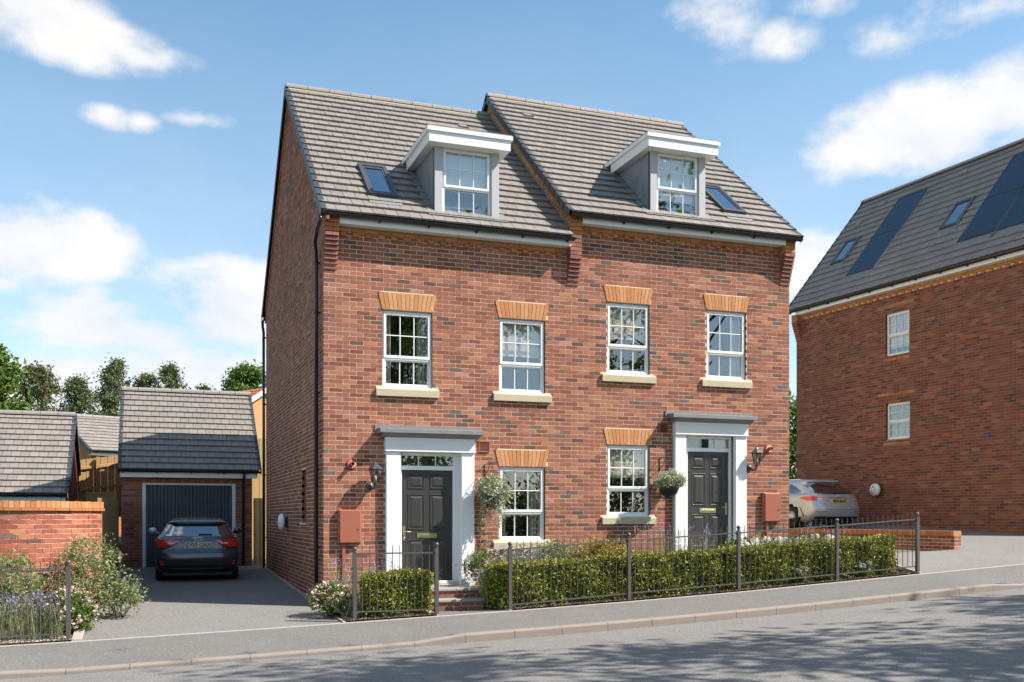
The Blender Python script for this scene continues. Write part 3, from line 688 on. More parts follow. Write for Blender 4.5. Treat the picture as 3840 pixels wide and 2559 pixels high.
# ------------------------------------------------------------------ the pair of houses
ZE, YE, SL, YR = 6.665, -.33, .8286, 4.5
XP, XR = 4.50, 9.40
def roof_z(y, dz): return ZE + dz + SL * ((y if y <= YR else 2 * YR - y) - YE)
def house(right):
    dz = .45 if right else 0.
    mx = (lambda x: 9.40 - x) if right else (lambda x: x)
    xa, xb = (XP, XR) if right else (0., XP)
    base = (xb, 0, .88) if right else (0, 0, 0)
    h = thing('house', 'three-storey red brick house with the higher roof, hydrangeas before its door' if right else 'three-storey red brick house with the lower roof beside the driveway', 'house', base, 'pair of joined brick houses')
    wins = [(1.02, 1.92, 3.80, 5.145, 'curtain'), (3.17, 4.07, 3.80, 5.145, 'blind'), (3.17, 4.07, 1.105, 2.445, 'blind' if right else 'curtain')]
    if right: wins[1] = (*wins[1][:4], 'blind'); wins[0] = (*wins[0][:4], 'curtain')
    ops = [(*sorted((mx(a), mx(b))), c + dz, d + dz) for a, b, c, d, _ in wins]
    zb = .40 + dz; dop = (*sorted((mx(1.32), mx(2.433))), zb - .05, zb + 2.30)
    zt = 6.52 + dz; z0 = -.2
    # --- wall
    w = MB(); core(w, (0, 0), (1, 0), (0, -1), xa, xb, z0, zt, ops + [dop])
    gap = lambda X: [(X, 0, z0), (X, 9, z0), (X, 9, zt), (X, YR, roof_z(YR, dz) - .1), (X, 0, zt)]
    sw = (.0, 2.02, 2.6, 1.41, 2.44)
    if not right:
        core(w, (0, 0), (0, -1), (-1, 0), -9, 0, z0, zt, [(-2.6, -2.02, 1.41, 2.44)])
        w.add([(0, 0, zt), (0, 9, zt), (0, YR, roof_z(YR, dz) - .1)], [(0, 1, 2)])
        w.add(gap(XP), [(0, 1, 2, 3, 4)])
    else:
        for X in (XP, XR): w.add(gap(X), [(0, 1, 2, 3, 4)])
    w.add([(xa, 9, z0), (xb, 9, z0), (xb, 9, zt), (xa, 9, zt)], [(0, 1, 2, 3)])
    w.add([(xa, 0, zt), (xb, 0, zt), (xb, 9, zt), (xa, 9, zt)], [(0, 1, 2, 3)])
    wall = w.build('wall', [M_MORTAR, M_REVEAL], h, recalc=False)
    cut = [(*sorted((mx(a - .0), mx(b + .0))), c - .16 + dz, d + .305 + dz) for a, b, c, d, _ in wins]
    cut = []
    for a, b, c, d, _ in wins:
        A, B = sorted((mx(a), mx(b))); cut.append((A - .03, B + .03, d + dz, d + .31 + dz)); cut.append((A, B, c + dz, d + dz)); cut.append((A - .115, B + .115, c - .157 + dz, c - .0 + dz))
    A, B = sorted((mx(1.07), mx(2.665))); cut.append((A, B, zb - .6, zb + 2.6))
    bl = lay(-1, 12, z0, zt - .12, .2137, cut, (lambda z: (0, 9.4)), 11)
    bl = [b for b in bl if ((b[0] + b[1]) / 2 > XP) == right]
    Bc = brick_corners(bl, flat((0, 0), (1, 0), (0, -1))); cc = brick_cols(bl); fl = is_full(bl)
    if not right:
        ur = lambda z: (-9., -.0) if z < zt else (-(2 * YR - ((z - ZE) / SL + YE)) + .12, -((z - ZE) / SL + YE) - .12)
        gl = lay(-9, 0, z0, roof_z(YR, 0) - .15, .1, [(-2.6, -2.02, 1.41, 2.44)], ur, 12, .94)
        Bg = brick_corners(gl, flat((0, 0), (0, -1), (-1, 0))); Bc = np.concatenate([Bc, Bg]); cc = np.concatenate([cc, brick_cols(gl)]); fl = np.concatenate([fl, np.zeros(len(gl), bool)])
    else:
        # party gable above the neighbour's roof
        ur = lambda z: (-((z - ZE) / SL + YE) - .0, -max((z - .36 - ZE) / SL + YE, .02)) if z < 10.7 else (-(2*YR - ((z - .33 - ZE) / SL + YE)), -((z - .33 - ZE) / SL + YE))
        gl = lay(-9, 0, 6.6, 11.0, .1, [], ur, 13); col = np.array([ORANGE[rng.randrange(4)] for _ in gl])
        Bg = brick_corners(gl, flat((XP, 0), (0, -1), (-1, 0))); Bc = np.concatenate([Bc, Bg]); cc = np.concatenate([cc, col]); fl = np.concatenate([fl, np.zeros(len(gl), bool)])
    emit_pieces('brick', 'brickwork', Bc, cc, fl, M_BRICK, wall)
    # --- openings
    for i, (a, b, c, d, ins) in enumerate(wins):
        A, B = sorted((mx(a), mx(b)))
        sash_window(h, A, B, c + dz, d + dz, inside=ins, blind_h=[.5, .52, .56][i])
        arch_head(h, A - .005, B + .005, d + .01 + dz, seed=i + 10 * right)
    front_door(h, mx, zb)
    if not right:
        Mg = frame_M((0, 0), (0, -1), (-1, 0))
        sw_ = MB(Mg); bars(sw_, -2.6, -2.02, 1.41, 2.44, .035, .085, .1); wn = sw_.build('window', M_WHITE, h)
        p = MB(Mg); p.box(-2.57, -2.05, .09, .094, 1.44, 2.41); p.build('pane', M_GLASSD, wn)
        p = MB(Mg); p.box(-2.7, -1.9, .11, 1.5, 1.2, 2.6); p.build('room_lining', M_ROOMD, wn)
        p = MB(Mg); p.cbox(-2.67, -1.99, -.04, .06, 1.385, 1.42); p.build('frame_sill', M_WHITE, wn)
        for nm, a, b, z in (('lintel_brick', -2.95, -1.8, 2.6), ('sill_brick', -2.7, -1.98, 1.235)):
            m = MB(Mg); m.cbox(a, b, -.016, .02, z, z + .07); m.build(nm, M_ORANGEB[0], h)
    # --- dentil band, kneelers, fascia, gutter
    k0, k1 = (XP + .235, XR - .235) if right else (.235, XP)
    band = MB(); band.box(k0, k1, -.006, .02, 6.43 + dz, 6.52 + dz); dent = band.build('dentil_band', M_MORTAR, h)
    x = k0
    while x < k1 - .02:
        m = MB(); m.cbox(x + .004, min(x + .2334, k1), -.035, -.003, 6.437 + dz, 6.503 + dz, .003); m.build('brick', M_ORANGEB[rng.randrange(3)], dent); x += .2374
    x = k0 + .05; i = 0
    while x < k1 - .1:
        m = MB(); m.cbox(x, x + .103, -.036, -.003, 6.362 + dz, 6.43 + dz, .003); m.build('dentil', M_ORANGEB[rng.randrange(3)], dent); x += .2225
    if not right: kneeler(h, -.004, .232, 5.775, 8, 0, 4)
    else: kneeler(h, XP, XP + .235, 5.85, 7, 5, 5); kneeler(h, XR - .235, XR + .004, 6.225, 8, 0, 4)
    m = MB(); f0, f1 = k0 + .002, k1 - .002; m.box(f0, f1, -.222, -.202, 6.515 + dz, 6.66 + dz); m.box(f0, f1, -.202, .01, 6.52 + dz, 6.535 + dz); m.build('fascia', M_WHITE, h)
    g0, g1 = (XP - .03, XR + .09) if right else (-.09, XP + .04)
    gutter_run(h, (g0, -.285, 6.655 + dz), (g1, -.285, 6.655 + dz), (0, -1, 0))
    gutter_run(h, (xa - .05, 9.33, 6.655 + dz), (xb + .05, 9.33, 6.655 + dz), (0, 1, 0), every=3)
    if not right:
        downpipe(h, [(-.1, -.285, 6.6), (-.1, -.285, 6.52), (-.135, -.2, 6.40), (-.13, .1, 6.26), (-.075, .34, 6.10), (-.07, .34, 5.9), (-.07, .34, -.02)], .036, [((-.07, .34, z), (.075, 0, 0)) for z in (5.95, 5.08, 3.69, 2.37, 1.0)])
        downpipe(h, [(-.06, 9.3, 6.6), (-.06, 9.3, 6.45), (-.06, 9.06, 6.25), (-.06, 8.98, .18)], .036, [((-.06, 8.98, z), (.065, 0, 0)) for z in (6.1, 4.4, 2.6, 1.0)])
    # --- roof
    x0, x1 = (XP - .045, XR + .05) if right else (-.05, XP)
    ls = math.hypot(YR - YE, SL * (YR - YE)); up = np.array([0, YR - YE, SL * (YR - YE)]) / ls; nrm = np.array([0, -up[2], up[1]])
    r = MB(); t = .03
    zr = roof_z(YR, dz)
    for s in (1, -1):
        ye = YE if s == 1 else 2 * YR - YE
        r.add([(x0 + .02, ye, ZE + dz - .01), (x1 - .02, ye, ZE + dz - .01), (x1 - .02, YR, zr - .01), (x0 + .02, YR, zr - .01), (x0 + .02, ye, ZE + dz - .05), (x1 - .02, ye, ZE + dz - .05), (x1 - .02, YR, zr - .05), (x0 + .02, YR, zr - .05)], [(0, 1, 2, 3), (4, 7, 6, 5), (0, 4, 5, 1), (0, 3, 7, 4), (1, 5, 6, 2)])
    roof = r.build('roof', M_VERGE, h)
    Bt, Ct, fl = roof_field((x0, YE, ZE + dz), (1, 0, 0), up, nrm, x1 - x0, ls, 21, .2125, 21 + right)
    emit_pieces('roof_tile', 'tile_field', Bt, Ct, fl, M_TILE, roof, palette_n=5)
    upb = np.array([0, -up[1], up[2]])
    Bt, Ct, fl = roof_field((x1, 2*YR - YE, ZE + dz), (-1, 0, 0), upb, np.array([0, up[2], up[1]]), x1 - x0, ls, 21, .2125, 25 + right)
    bt = put('rear_tile_field', corners_mesh('rear_tile_field', Bt, Ct, M_TILE, np.array(base)), roof); bt['kind'] = 'stuff'
    ridge_run(roof, (x0 - .03, YR, zr + .005), (x1 + (.03 if right else -.0), YR, zr + .005), .115, .45, M_RIDGE)
    m = MB(); m.prism([(YR - .13, zr - .07), (YR - .10, zr - .02), (YR + .10, zr - .02), (YR + .13, zr - .07), (YR, zr - .02)], x0 + .02, x1 - .02, 'x'); m.build('ridge_bedding', M_CEMENT, roof)
    for side in ([-1, 1] if right else [-1]):
        X = x0 if side < 0 else x1
        verge_run(roof, (X, YE, ZE + dz), up, nrm, (side, 0, 0), 21, ls)
        verge_run(roof, (X, 2*YR - YE, ZE + dz), upb, (0, up[2], up[1]), (side, 0, 0), 21, ls)
    if not right:
        for s in (1, -1):   # orange brick undercloak following the verge
            n = 27
            for i in range(n):
                a, b = (i + .03) / n, (i + .97) / n; y0, y1 = (YE + .36) + (YR - .0) * a, (YE + .36) + YR * b
                if s < 0: y0, y1 = 2*YR - y0, 2*YR - y1
                za, zb2 = roof_z(y0, dz), roof_z(y1, dz); m = MB(); m.prism([(y0, za - .22), (y1, zb2 - .22), (y1, zb2 - .10), (y0, za - .10)], -.03, .0, 'x'); m.build('verge_brick', M_ORANGEB[rng.randrange(3)], roof)
    else:
        m = MB(); m.prism([(YE + .3, roof_z(YE + .3, 0) + .03), (YR, roof_z(YR, 0) + .03), (YR, roof_z(YR, 0) + .085), (YE + .3, roof_z(YE + .3, 0) + .085)], XP - .012, XP - .001, 'x'); m.build('step_flashing', M_LEAD2, roof)
    # --- roof window
    def on_roof(x, y, w): y_ = y; return Vector((x, y_, roof_z(y_, dz))) + Vector(nrm) * w
    def slab(mb, xa_, xb_, ya, yb, w0, w1):
        vs = [on_roof(x, y, w_) for w_ in (w0, w1) for x, y in ((xa_, ya), (xb_, ya), (xb_, yb), (xa_, yb))]
        mb.add(vs, [(0,3,2,1), (4,5,6,7), (0,1,5,4), (1,2,6,5), (2,3,7,6), (3,0,4,7)])
    A, B = sorted((mx(.84), mx(1.365))); s = MB()
    for q in ((A, A + .07, .29, 1.36), (B - .07, B, .29, 1.36), (A + .07, B - .07, .29, .36), (A + .07, B - .07, 1.28, 1.36)): slab(s, *q, .0, .085)
    sk = s.build('roof_window', M_ANTH, h)
    s = MB()
    for q in ((A + .07, A + .105, .36, 1.28), (B - .105, B - .07, .36, 1.28), (A + .105, B - .105, .36, .40), (A + .105, B - .105, 1.22, 1.28)): slab(s, *q, .02, .07)
    s.build('sash', M_ANTH, sk); s = MB(); slab(s, A + .1, B - .1, .38, 1.25, .052, .058); s.build('pane', M_GLASSD, sk)
    s = MB(); slab(s, A + .08, B - .08, .37, 1.27, .03, .034); s.build('blackout_blind', M_ROOMD, sk)
    s = MB(); slab(s, A - .03, B + .03, .05, .28, .026, .03); s.build('flashing', M_LEAD, sk)
    # tile vent
    A, B = (5.03, 5.25) if right else (3.52, 3.74); s = MB(); y0 = 3.62
    vs = [on_roof(A, y0, .02), on_roof(B, y0, .02), on_roof(B, y0 + .22, .02), on_roof(A, y0 + .22, .02), on_roof(A + .02, y0 + .01, .075), on_roof(B - .02, y0 + .01, .075), on_roof(B - .04, y0 + .2, .03), on_roof(A + .04, y0 + .2, .03)]
    s.add(vs, [(0,1,5,4), (1,2,6,5), (2,3,7,6), (3,0,4,7), (4,5,6,7)]); s.build('tile_vent', M_RIDGE, h)
    # --- dormer
    dzb = 6.93 + dz
    yb = lambda z: (z - ZE - dz) / SL + YE
    d = MB(); A, B = sorted((mx(1.955), mx(3.165)))
    d.box(A + .03, B - .03, .06, yb(8.1 + dz), 8.09 + dz, 8.108 + dz); dm = d.build('dormer', M_WHITE, h)
    for X, dx in ((A, .03), (B, -.03)):
        c = MB(); c.prism([(0.0, dzb - .05), (.06, dzb - .05), (yb(8.2 + dz), 8.13 + dz), (.0, 8.13 + dz)], X, X + dx, 'x'); c.build('cheek', M_LEAD2, dm)
    for X in (A, B - .145):
        m = MB(); m.cbox(X, X + .145, -.022, .05, dzb - .03, 8.12 + dz, .006); m.build('corner_trim', M_TRIMG, dm)
    m = MB(); A2, B2 = sorted((mx(1.80), mx(3.31))); m.box(A2, B2, -.235, yb(8.12 + dz) + .0, 8.11 + dz, 8.295 + dz); m.build('dormer_roof', M_WHITE, dm)
    m = MB(); m.box(A2 - .035, B2 + .035, -.265, yb(8.3 + dz) + .02, 8.293 + dz, 8.365 + dz); m.build('roof_edge', M_WHITE, dm)
    m = MB(); m.box(A2 - .03, B2 + .03, -.26, yb(8.36 + dz) + .05, 8.363 + dz, 8.385 + dz); m.build('roof_felt', M_LEAD, dm)
    m = MB(); m.box(A + .03, B - .03, .12, .14, 8.05 + dz, 8.11 + dz); m.box(A + .1, B - .1, -.005, .08, dzb - .06, dzb); m.build('sill_board', M_WHITE, dm)
    sash_window_sub(dm, A + .145, B - .145, dzb, 8.115 + dz)
    m = MB(); slab(m, A - .14, B + .14, -.13, -.0, .027, .033); m.build('apron_flashing', M_LEAD, dm)
    for X in (A - .13, B): m = MB(); slab(m, X, X + .13, -.0, yb(8.05 + dz), .027, .032); m.build('side_flashing', M_LEAD, dm)
    # --- small fittings on the front
    fx = mx(.481) if not right else 8.90; fz = 2.445 if not right else 2.90
    m = MB(); m.lathe([(.085, -.004), (.085, -.022), (.055, -.03), (.055, -.03)], (fx, 0, fz), 'y', 20); m.lathe([(.036, -.02), (.036, -.13), (.028, -.13), (.028, -.03)], (fx, 0, fz), 'y', 16); m.build('flue', M_TERRA, h)
    vx0, vx1, vz0 = (2.775, 2.985, 2.70) if not right else (6.43, 6.62, 3.155)
    m = MB(); bars(m, vx0, vx1, vz0, vz0 + .2, .018, -.025, .0); v = m.build('air_vent', M_TERRA, h)
    for i in range(8): m = MB(); z = vz0 + .024 + i * .0195; m.add([(vx0 + .018, -.02, z), (vx1 - .018, -.02, z), (vx1 - .018, -.004, z + .014), (vx0 + .018, -.004, z + .014), (vx0 + .018, -.017, z - .003), (vx1 - .018, -.017, z - .003), (vx1 - .018, -.001, z + .011), (vx0 + .018, -.001, z + .011)], [(0,1,2,3), (7,6,5,4), (0,4,5,1), (3,2,6,7), (0,3,7,4), (1,5,6,2)]); m.build('slat', M_TERRA2, v)
    return h
def sash_window_sub(dm, x0, x1, z0, z1):
    # dormer sash: its pieces are sub-parts of the dormer
    fw, zt = .05, z0 + (z1 - z0) * .40; f = MB(); bars(f, x0, x1, z0, z1, fw, .02, .09); f.cbox(x0 + fw, x1 - fw, .02, .09, zt - .02, zt + .02); bars(f, x0 + .03, x1 - .03, zt + .01, z1 - .025, .045, .005, .07); f.build('window_frame', M_WHITE, dm)
    for k, (a, b, c, d, nr) in enumerate(((x0 + .075, x1 - .075, zt + .055, z1 - .07, 2), (x0 + fw, x1 - fw, z0 + fw, zt - .02, 1))):
        y = .03 if k == 0 else .05
        for i in range(1, 3): g = MB(); xx = a + (b - a) * i / 3; g.cbox(xx - .009, xx + .009, y - .012, y + .016, c, d, .004); g.build('glazing_bar', M_WHITE, dm)
        if nr == 2: g = MB(); zz = (c + d) / 2; g.cbox(a, b, y - .0105, y + .0145, zz - .009, zz + .009, .004); g.build('glazing_bar', M_WHITE, dm)
        for i in range(3):
            for j in range(nr):
                p = MB(); e = .008; p.box(a + (b-a)*i/3 + (e if i else 0), a + (b-a)*(i+1)/3 - (e if i < 2 else 0), y, y + .004, c + (d-c)*j/nr + (e if j else 0), c + (d-c)*(j+1)/nr - (e if j < nr-1 else 0)); p.build('pane', M_GLASS, dm)
    r = MB(); r.add([(x0, .1, z0), (x1, .1, z0), (x1, .1, z1), (x0, .1, z1), (x0, 1.4, z0), (x1, 1.4, z0), (x1, 1.4, z1), (x0, 1.4, z1)], [(4,5,6,7), (0,4,7,3), (5,1,2,6), (3,7,6,2), (0,1,5,4)]); r.build('room_lining', M_ROOM, dm, recalc=False)
    q = MB(); q.box(x0 + .06, x1 - .06, .13, .135, zt - .02 if x0 < 4 else z0 + .3, z1 - .03); q.build('blind', M_WPAINT, dm)
house(False); house(True)
# ------------------------------------------------------------------ generic tiled slope in a local frame
def local_slope(roof, M, x0, x1, ye, ze, yr, zr, rows, tw, seed, pieces=True, tint=1.0, limit=300, nm='tile_field'):
    M3 = M.to_3x3(); o = M @ Vector((x0, ye, ze)); u = M3 @ Vector((1, 0, 0)); up = M3 @ Vector((0, yr - ye, zr - ze)); ls = up.length; up.normalize(); nr = u.cross(up)
    if nr.z < 0: nr = -nr
    B, C, fl = roof_field(o, u, up, nr, x1 - x0, ls, rows, tw, seed, tint=tint)
    if pieces: emit_pieces('roof_tile', nm, B, C, fl, M_TILE, roof, limit, 5)
    else:
        t = put(nm, corners_mesh(nm, B, C, M_TILE, np.array(top_base(roof))), roof); t['kind'] = 'stuff'
    return o, u, up, nr, ls
def shed_roof(parent, M, x0, x1, ye, ze, yr, zr, rows, tw, seed, verges=(-1, 1), front_pieces=True, tint=1.0, limit=300):
    r = MB(M); yb = 2 * yr - ye
    for e in (ye, yb): r.add([(x0+.02, e, ze-.012), (x1-.02, e, ze-.012), (x1-.02, yr, zr-.012), (x0+.02, yr, zr-.012), (x0+.02, e, ze-.06), (x1-.02, e, ze-.06), (x1-.02, yr, zr-.06), (x0+.02, yr, zr-.06)], [(0,1,2,3), (4,7,6,5), (0,4,5,1), (0,3,7,4), (1,5,6,2)])
    roof = r.build('roof', M_VERGE, parent)
    o, u, up, nr, ls = local_slope(roof, M, x0, x1, ye, ze, yr, zr, rows, tw, seed, front_pieces, tint, limit)
    M3 = M.to_3x3(); o2 = M @ Vector((x1, yb, ze)); upb = (M3 @ Vector((0, yr - yb, zr - ze))).normalized(); nb = (M3 @ Vector((-1, 0, 0))).cross(upb)
    B, C, fl = roof_field(o2, M3 @ Vector((-1, 0, 0)), upb, nb, x1 - x0, ls, rows, tw, seed + 1, tint=tint)
    t = put('rear_tile_field', corners_mesh('rear_tile_field', B, C, M_TILE, np.array(top_base(roof))), roof); t['kind'] = 'stuff'
    ridge_run(roof, M @ Vector((x0 - .02, yr, zr)), M @ Vector((x1 + .02, yr, zr)), .115, .45, M_RIDGE)
    for s in verges:
        X = x0 if s < 0 else x1; sd = M3 @ Vector((s, 0, 0))
        verge_run(roof, M @ Vector((X, ye, ze)), up, nr, sd, rows, ls, .14); verge_run(roof, M @ Vector((X, yb, ze)), upb, nb, sd, rows, ls, .14)
    return roof
def gable_core(mb, M, x0, x1, y0, y1, z0, zt, yr, zr):
    f = MB(M)
    for X in (x0, x1): f.add([(X, y0, z0), (X, y1, z0), (X, y1, zt), (X, yr, zr), (X, y0, zt)], [(0, 1, 2, 3, 4)])
    f.add([(x0, y1, z0), (x1, y1, z0), (x1, y1, zt), (x0, y1, zt)], [(0, 1, 2, 3)])
    mb.v, base = mb.v + f.v, len(mb.v); mb.f += [[base + i for i in q] for q in f.f]; mb.mi += f.mi; mb.sm += f.sm

# ------------------------------------------------------------------ garage at the head of the drive
def garage():
    g = thing('garage', 'brick garage with dark ribbed door at the head of the drive', 'garage', (-1.85, 9.9, .24))
    x0, x1, y0, y1, z0, zt = -3.48, -.27, 9.9, 15.1, .0, 2.55; op = (-2.98, -.69, .0, 2.395)
    w = MB(); core(w, (0, y0), (1, 0), (0, -1), x0, x1, z0, zt, [op], rev=.12); gable_core(w, ID, x0, x1, y0, y1, z0, zt, 12.5, 4.9)
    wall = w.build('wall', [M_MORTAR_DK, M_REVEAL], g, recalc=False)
    bl = lay(x0, x1, .225, zt, -3.41, [op, (-2.98, -.69, 2.39, 2.49)], None, 31, 1.0)
    emit_pieces('brick', 'brickwork', brick_corners(bl, flat((0, y0), (1, 0), (0, -1))), brick_cols(bl), is_full(bl), M_BRICK, wall)
    n = 29
    for i in range(n):
        a = -2.98 + 2.29 * i / n; m = MB(); m.cbox(a + .004, a + 2.29 / n - .004, y0 - .009, y0 + .03, 2.40, 2.49, .003); m.build('lintel_brick', M_REDB[1] if i % 3 else M_ORANGEB[2], g)
    f = MB(); f.cbox(-2.98, -2.89, y0 - .01, y0 + .1, .2, 2.395); f.cbox(-.775, -.69, y0 - .01, y0 + .1, .2, 2.395); f.cbox(-2.89, -.775, y0 - .009, y0 + .099, 2.345, 2.395); f.build('door_frame', M_GFRAME, g)
    d = MB(); d.box(-2.9, -.77, y0 + .075, y0 + .1, .22, 2.36); dr = d.build('garage_door', M_GDOOR, g); n = 24
    for i in range(n):
        a = -2.888 + 2.11 * i / n; m = MB(); m.prism([(a, y0 + .076), (a + .012, y0 + .058), (a + .066, y0 + .058), (a + .078, y0 + .076)], .245, 2.344, 'z'); m.build('rib', M_GDOOR, dr)
    m = MB(); m.box(x0 - .02, x1 + .12, y0 - .215, y0 - .195, 2.53, 2.66); m.box(x0 - .02, x1 + .12, y0 - .195, y0 + .01, 2.535, 2.55); m.build('fascia', M_WHITE, g)
    gutter_run(g, (x0 - .08, 9.61, 2.715), (-.06, 9.61, 2.715), (0, -1, 0), every=.8)
    downpipe(g, [(-.5, 9.62, 2.66), (-.5, 9.66, 2.52), (-.5, 9.82, 2.38), (-.5, 9.84, .26)], .034, [((-.5, 9.84, z), (0, .06, 0)) for z in (1.98, .85)])
    shed_roof(g, ID, -3.51, -.1, 9.58, 2.725, 12.5, 5.04, 14, .2125, 41)
garage()
def left_garage():
    g = thing('garage', 'brick garage with grey tiled roof behind the curved wall', 'garage', (-6.6, 10.2, .0))
    x0, x1, y0, y1, zt = -9.0, -4.80, 10.25, 15.4, 1.92; w = MB(); core(w, (0, y0), (1, 0), (0, -1), x0, x1, -.4, zt); gable_core(w, ID, x0, x1, y0, y1, -.4, zt, 12.8, 4.2)
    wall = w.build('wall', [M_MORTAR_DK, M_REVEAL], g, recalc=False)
    ur = lambda z: (y0, y1) if z < zt else (y0 + (z - zt) * (12.8 - y0) / 2.3, y1 - (z - zt) * (y1 - 12.8) / 2.3)
    bl = lay(y0, y1, .6, 4.1, .05, [], ur, 33)
    emit_pieces('brick', 'brickwork', brick_corners(bl, flat((x1, 0), (0, 1), (1, 0))), brick_cols(bl), is_full(bl), M_BRICK, wall, 120)
    m = MB(); m.box(x0, x1 + .03, y0 - .215, y0 - .195, 1.9, 2.03); m.build('fascia', M_GFRAME, g)
    gutter_run(g, (x0, 9.96, 2.085), (-4.74, 9.96, 2.085), (0, -1, 0), every=.8)
    shed_roof(g, ID, x0 - .1, -4.74, 9.93, 2.10, 12.8, 4.32, 14, .2125, 45)
left_garage()

# ------------------------------------------------------------------ curved garden wall
def curved_wall():
    R0, xs, ln = 1.5, -4.98, 1.5 * R(72)
    def fm(s):
        if s <= 0: return (xs + s, 0.0), (0, -1)
        a = s / R0; return (xs + R0 * math.sin(a), R0 - R0 * math.cos(a)), (math.sin(a), -math.cos(a))
    t = thing('garden_wall', 'curved red brick garden wall with orange brick-on-edge coping', 'wall', (-4.6, 0, -.2))
    ss = [-6, -3] + fr(-1.5, 0, 4) + fr(.1, ln, 16); w = MB()
    for a, b in zip(ss[:-1], ss[1:]):
        (pa, na), (pb, nb) = fm(a), fm(b); th = .215
        A, Bq = pa, pb; A2 = (pa[0] - na[0]*th, pa[1] - na[1]*th); B2 = (pb[0] - nb[0]*th, pb[1] - nb[1]*th)
        w.add([(*A, -.35), (*Bq, -.35), (*Bq, 1.66), (*A, 1.66), (*A2, -.35), (*B2, -.35), (*B2, 1.66), (*A2, 1.66)], [(0,1,2,3), (5,4,7,6), (3,2,6,7)])
    p, n = fm(ln); w.add([(*p, -.35), (p[0]-n[0]*.215, p[1]-n[1]*.215, -.35), (p[0]-n[0]*.215, p[1]-n[1]*.215, 1.66), (*p, 1.66)], [(0,1,2,3)])
    wall = w.build('wall', M_MORTAR, t, recalc=False)
    bl = lay(-6, ln, -.3, 1.60, .03, [], None, 51)
    emit_pieces('brick', 'brickwork', brick_corners(bl, fm, .0085), brick_cols(bl) * np.array([1.25, 1.1, 1.05]), is_full(bl), M_BRICK, wall)
    # projecting course and brick-on-edge coping
    k = 0; s = -3.0; L = .075
    cop = MB()
    while s < ln + .01:
        (pa, na), (pb, nb) = fm(s + .004), fm(min(s + L - .004, ln + .02))
        m = MB(); o1, o2 = .03, -.245
        q = [(pa[0]+na[0]*o1, pa[1]+na[1]*o1), (pb[0]+nb[0]*o1, pb[1]+nb[1]*o1), (pb[0]+nb[0]*o2, pb[1]+nb[1]*o2), (pa[0]+na[0]*o2, pa[1]+na[1]*o2)]
        m.prism(q, 1.682, 1.786 + rng.uniform(-.003, .003), 'z'); m.build('coping_brick', ARCHM[rng.randrange(4)] if rng.random() < .6 else M_ORANGEB[rng.randrange(3)], t); s += L
    s = -3.0
    while s < ln:
        e = min(s + PITCH, ln + .03); (pa, na), (pb, nb) = fm(s + .004), fm(e - .004); o1, o2 = .05, -.2; m = MB()
        q = [(pa[0]+na[0]*o1, pa[1]+na[1]*o1), (pb[0]+nb[0]*o1, pb[1]+nb[1]*o1), (pb[0]+nb[0]*o2, pb[1]+nb[1]*o2), (pa[0]+na[0]*o2, pa[1]+na[1]*o2)]
        m.prism(q, 1.636, 1.676, 'z'); m.build('creasing_tile', M_ORANGEB[2], t); s += PITCH
    c = MB()
    for a, b in zip(ss[:-1], ss[1:]):
        (pa, na), (pb, nb) = fm(a), fm(b); o1, o2 = .02, -.235
        c.prism([(pa[0]+na[0]*o1, pa[1]+na[1]*o1), (pb[0]+nb[0]*o1, pb[1]+nb[1]*o1), (pb[0]+nb[0]*o2, pb[1]+nb[1]*o2), (pa[0]+na[0]*o2, pa[1]+na[1]*o2)], 1.64, 1.775, 'z')
    c.build('coping_bed', M_MORTAR, t)
curved_wall()

# ------------------------------------------------------------------ low wall by the right-hand drive
BD = Vector((-math.sin(R(5)), math.cos(R(5)))); BN = Vector((math.cos(R(5)), math.sin(R(5)))); BO = (17.21, 1.51)
def low_wall():
    o = Vector((13.50, -.15)); L = 7.2
    t = thing('low_wall', 'low brick wall with orange coping beside the silver car', 'wall', (o.x, o.y, .84))
    fm = lambda s: ((o.x + BD.x * s, o.y + BD.y * s), (-BN.x, -BN.y))     # s runs away from the street, bricks face left
    fmr = lambda u: fm(-u)
    w = MB(); a, b = Vector((o.x, o.y)), Vector((o.x + BD.x * L, o.y + BD.y * L)); n = BN * .2
    q = [(a.x, a.y), (b.x, b.y), (b.x + n.x, b.y + n.y), (a.x + n.x, a.y + n.y)]
    w.prism(q, .2, 1.115, 'z'); wall = w.build('wall', M_MORTAR, t)
    ur = lambda z: (-L, 0)
    bl = lay(-L, 0, .3, 1.12, .02, [], ur, 61); B1 = brick_corners(bl, fmr); c1 = brick_cols(bl)
    e = lay(0, .2, .55, 1.12, .1, [], None, 62); B2 = brick_corners(e, lambda s: ((o.x + BN.x * s, o.y + BN.y * s), (-BD.x, -BD.y))); c2 = brick_cols(e)
    emit_pieces('brick', 'brickwork', np.concatenate([B1, B2]), np.concatenate([c1, c2]), np.concatenate([is_full(bl), np.ones(len(e), bool)]), M_BRICK, wall)
    s = 0.
    while s < L:
        p, q2 = fm(s + .003)[0], fm(s + .072)[0]; m = MB(); k0, k1 = -.015, .215
        m.prism([(p[0]+BN.x*k0, p[1]+BN.y*k0), (q2[0]+BN.x*k0, q2[1]+BN.y*k0), (q2[0]+BN.x*k1, q2[1]+BN.y*k1), (p[0]+BN.x*k1, p[1]+BN.y*k1)], 1.12, 1.228, 'z'); m.build('coping_brick', M_ORANGEB[rng.randrange(3)], t); s += .075
low_wall()

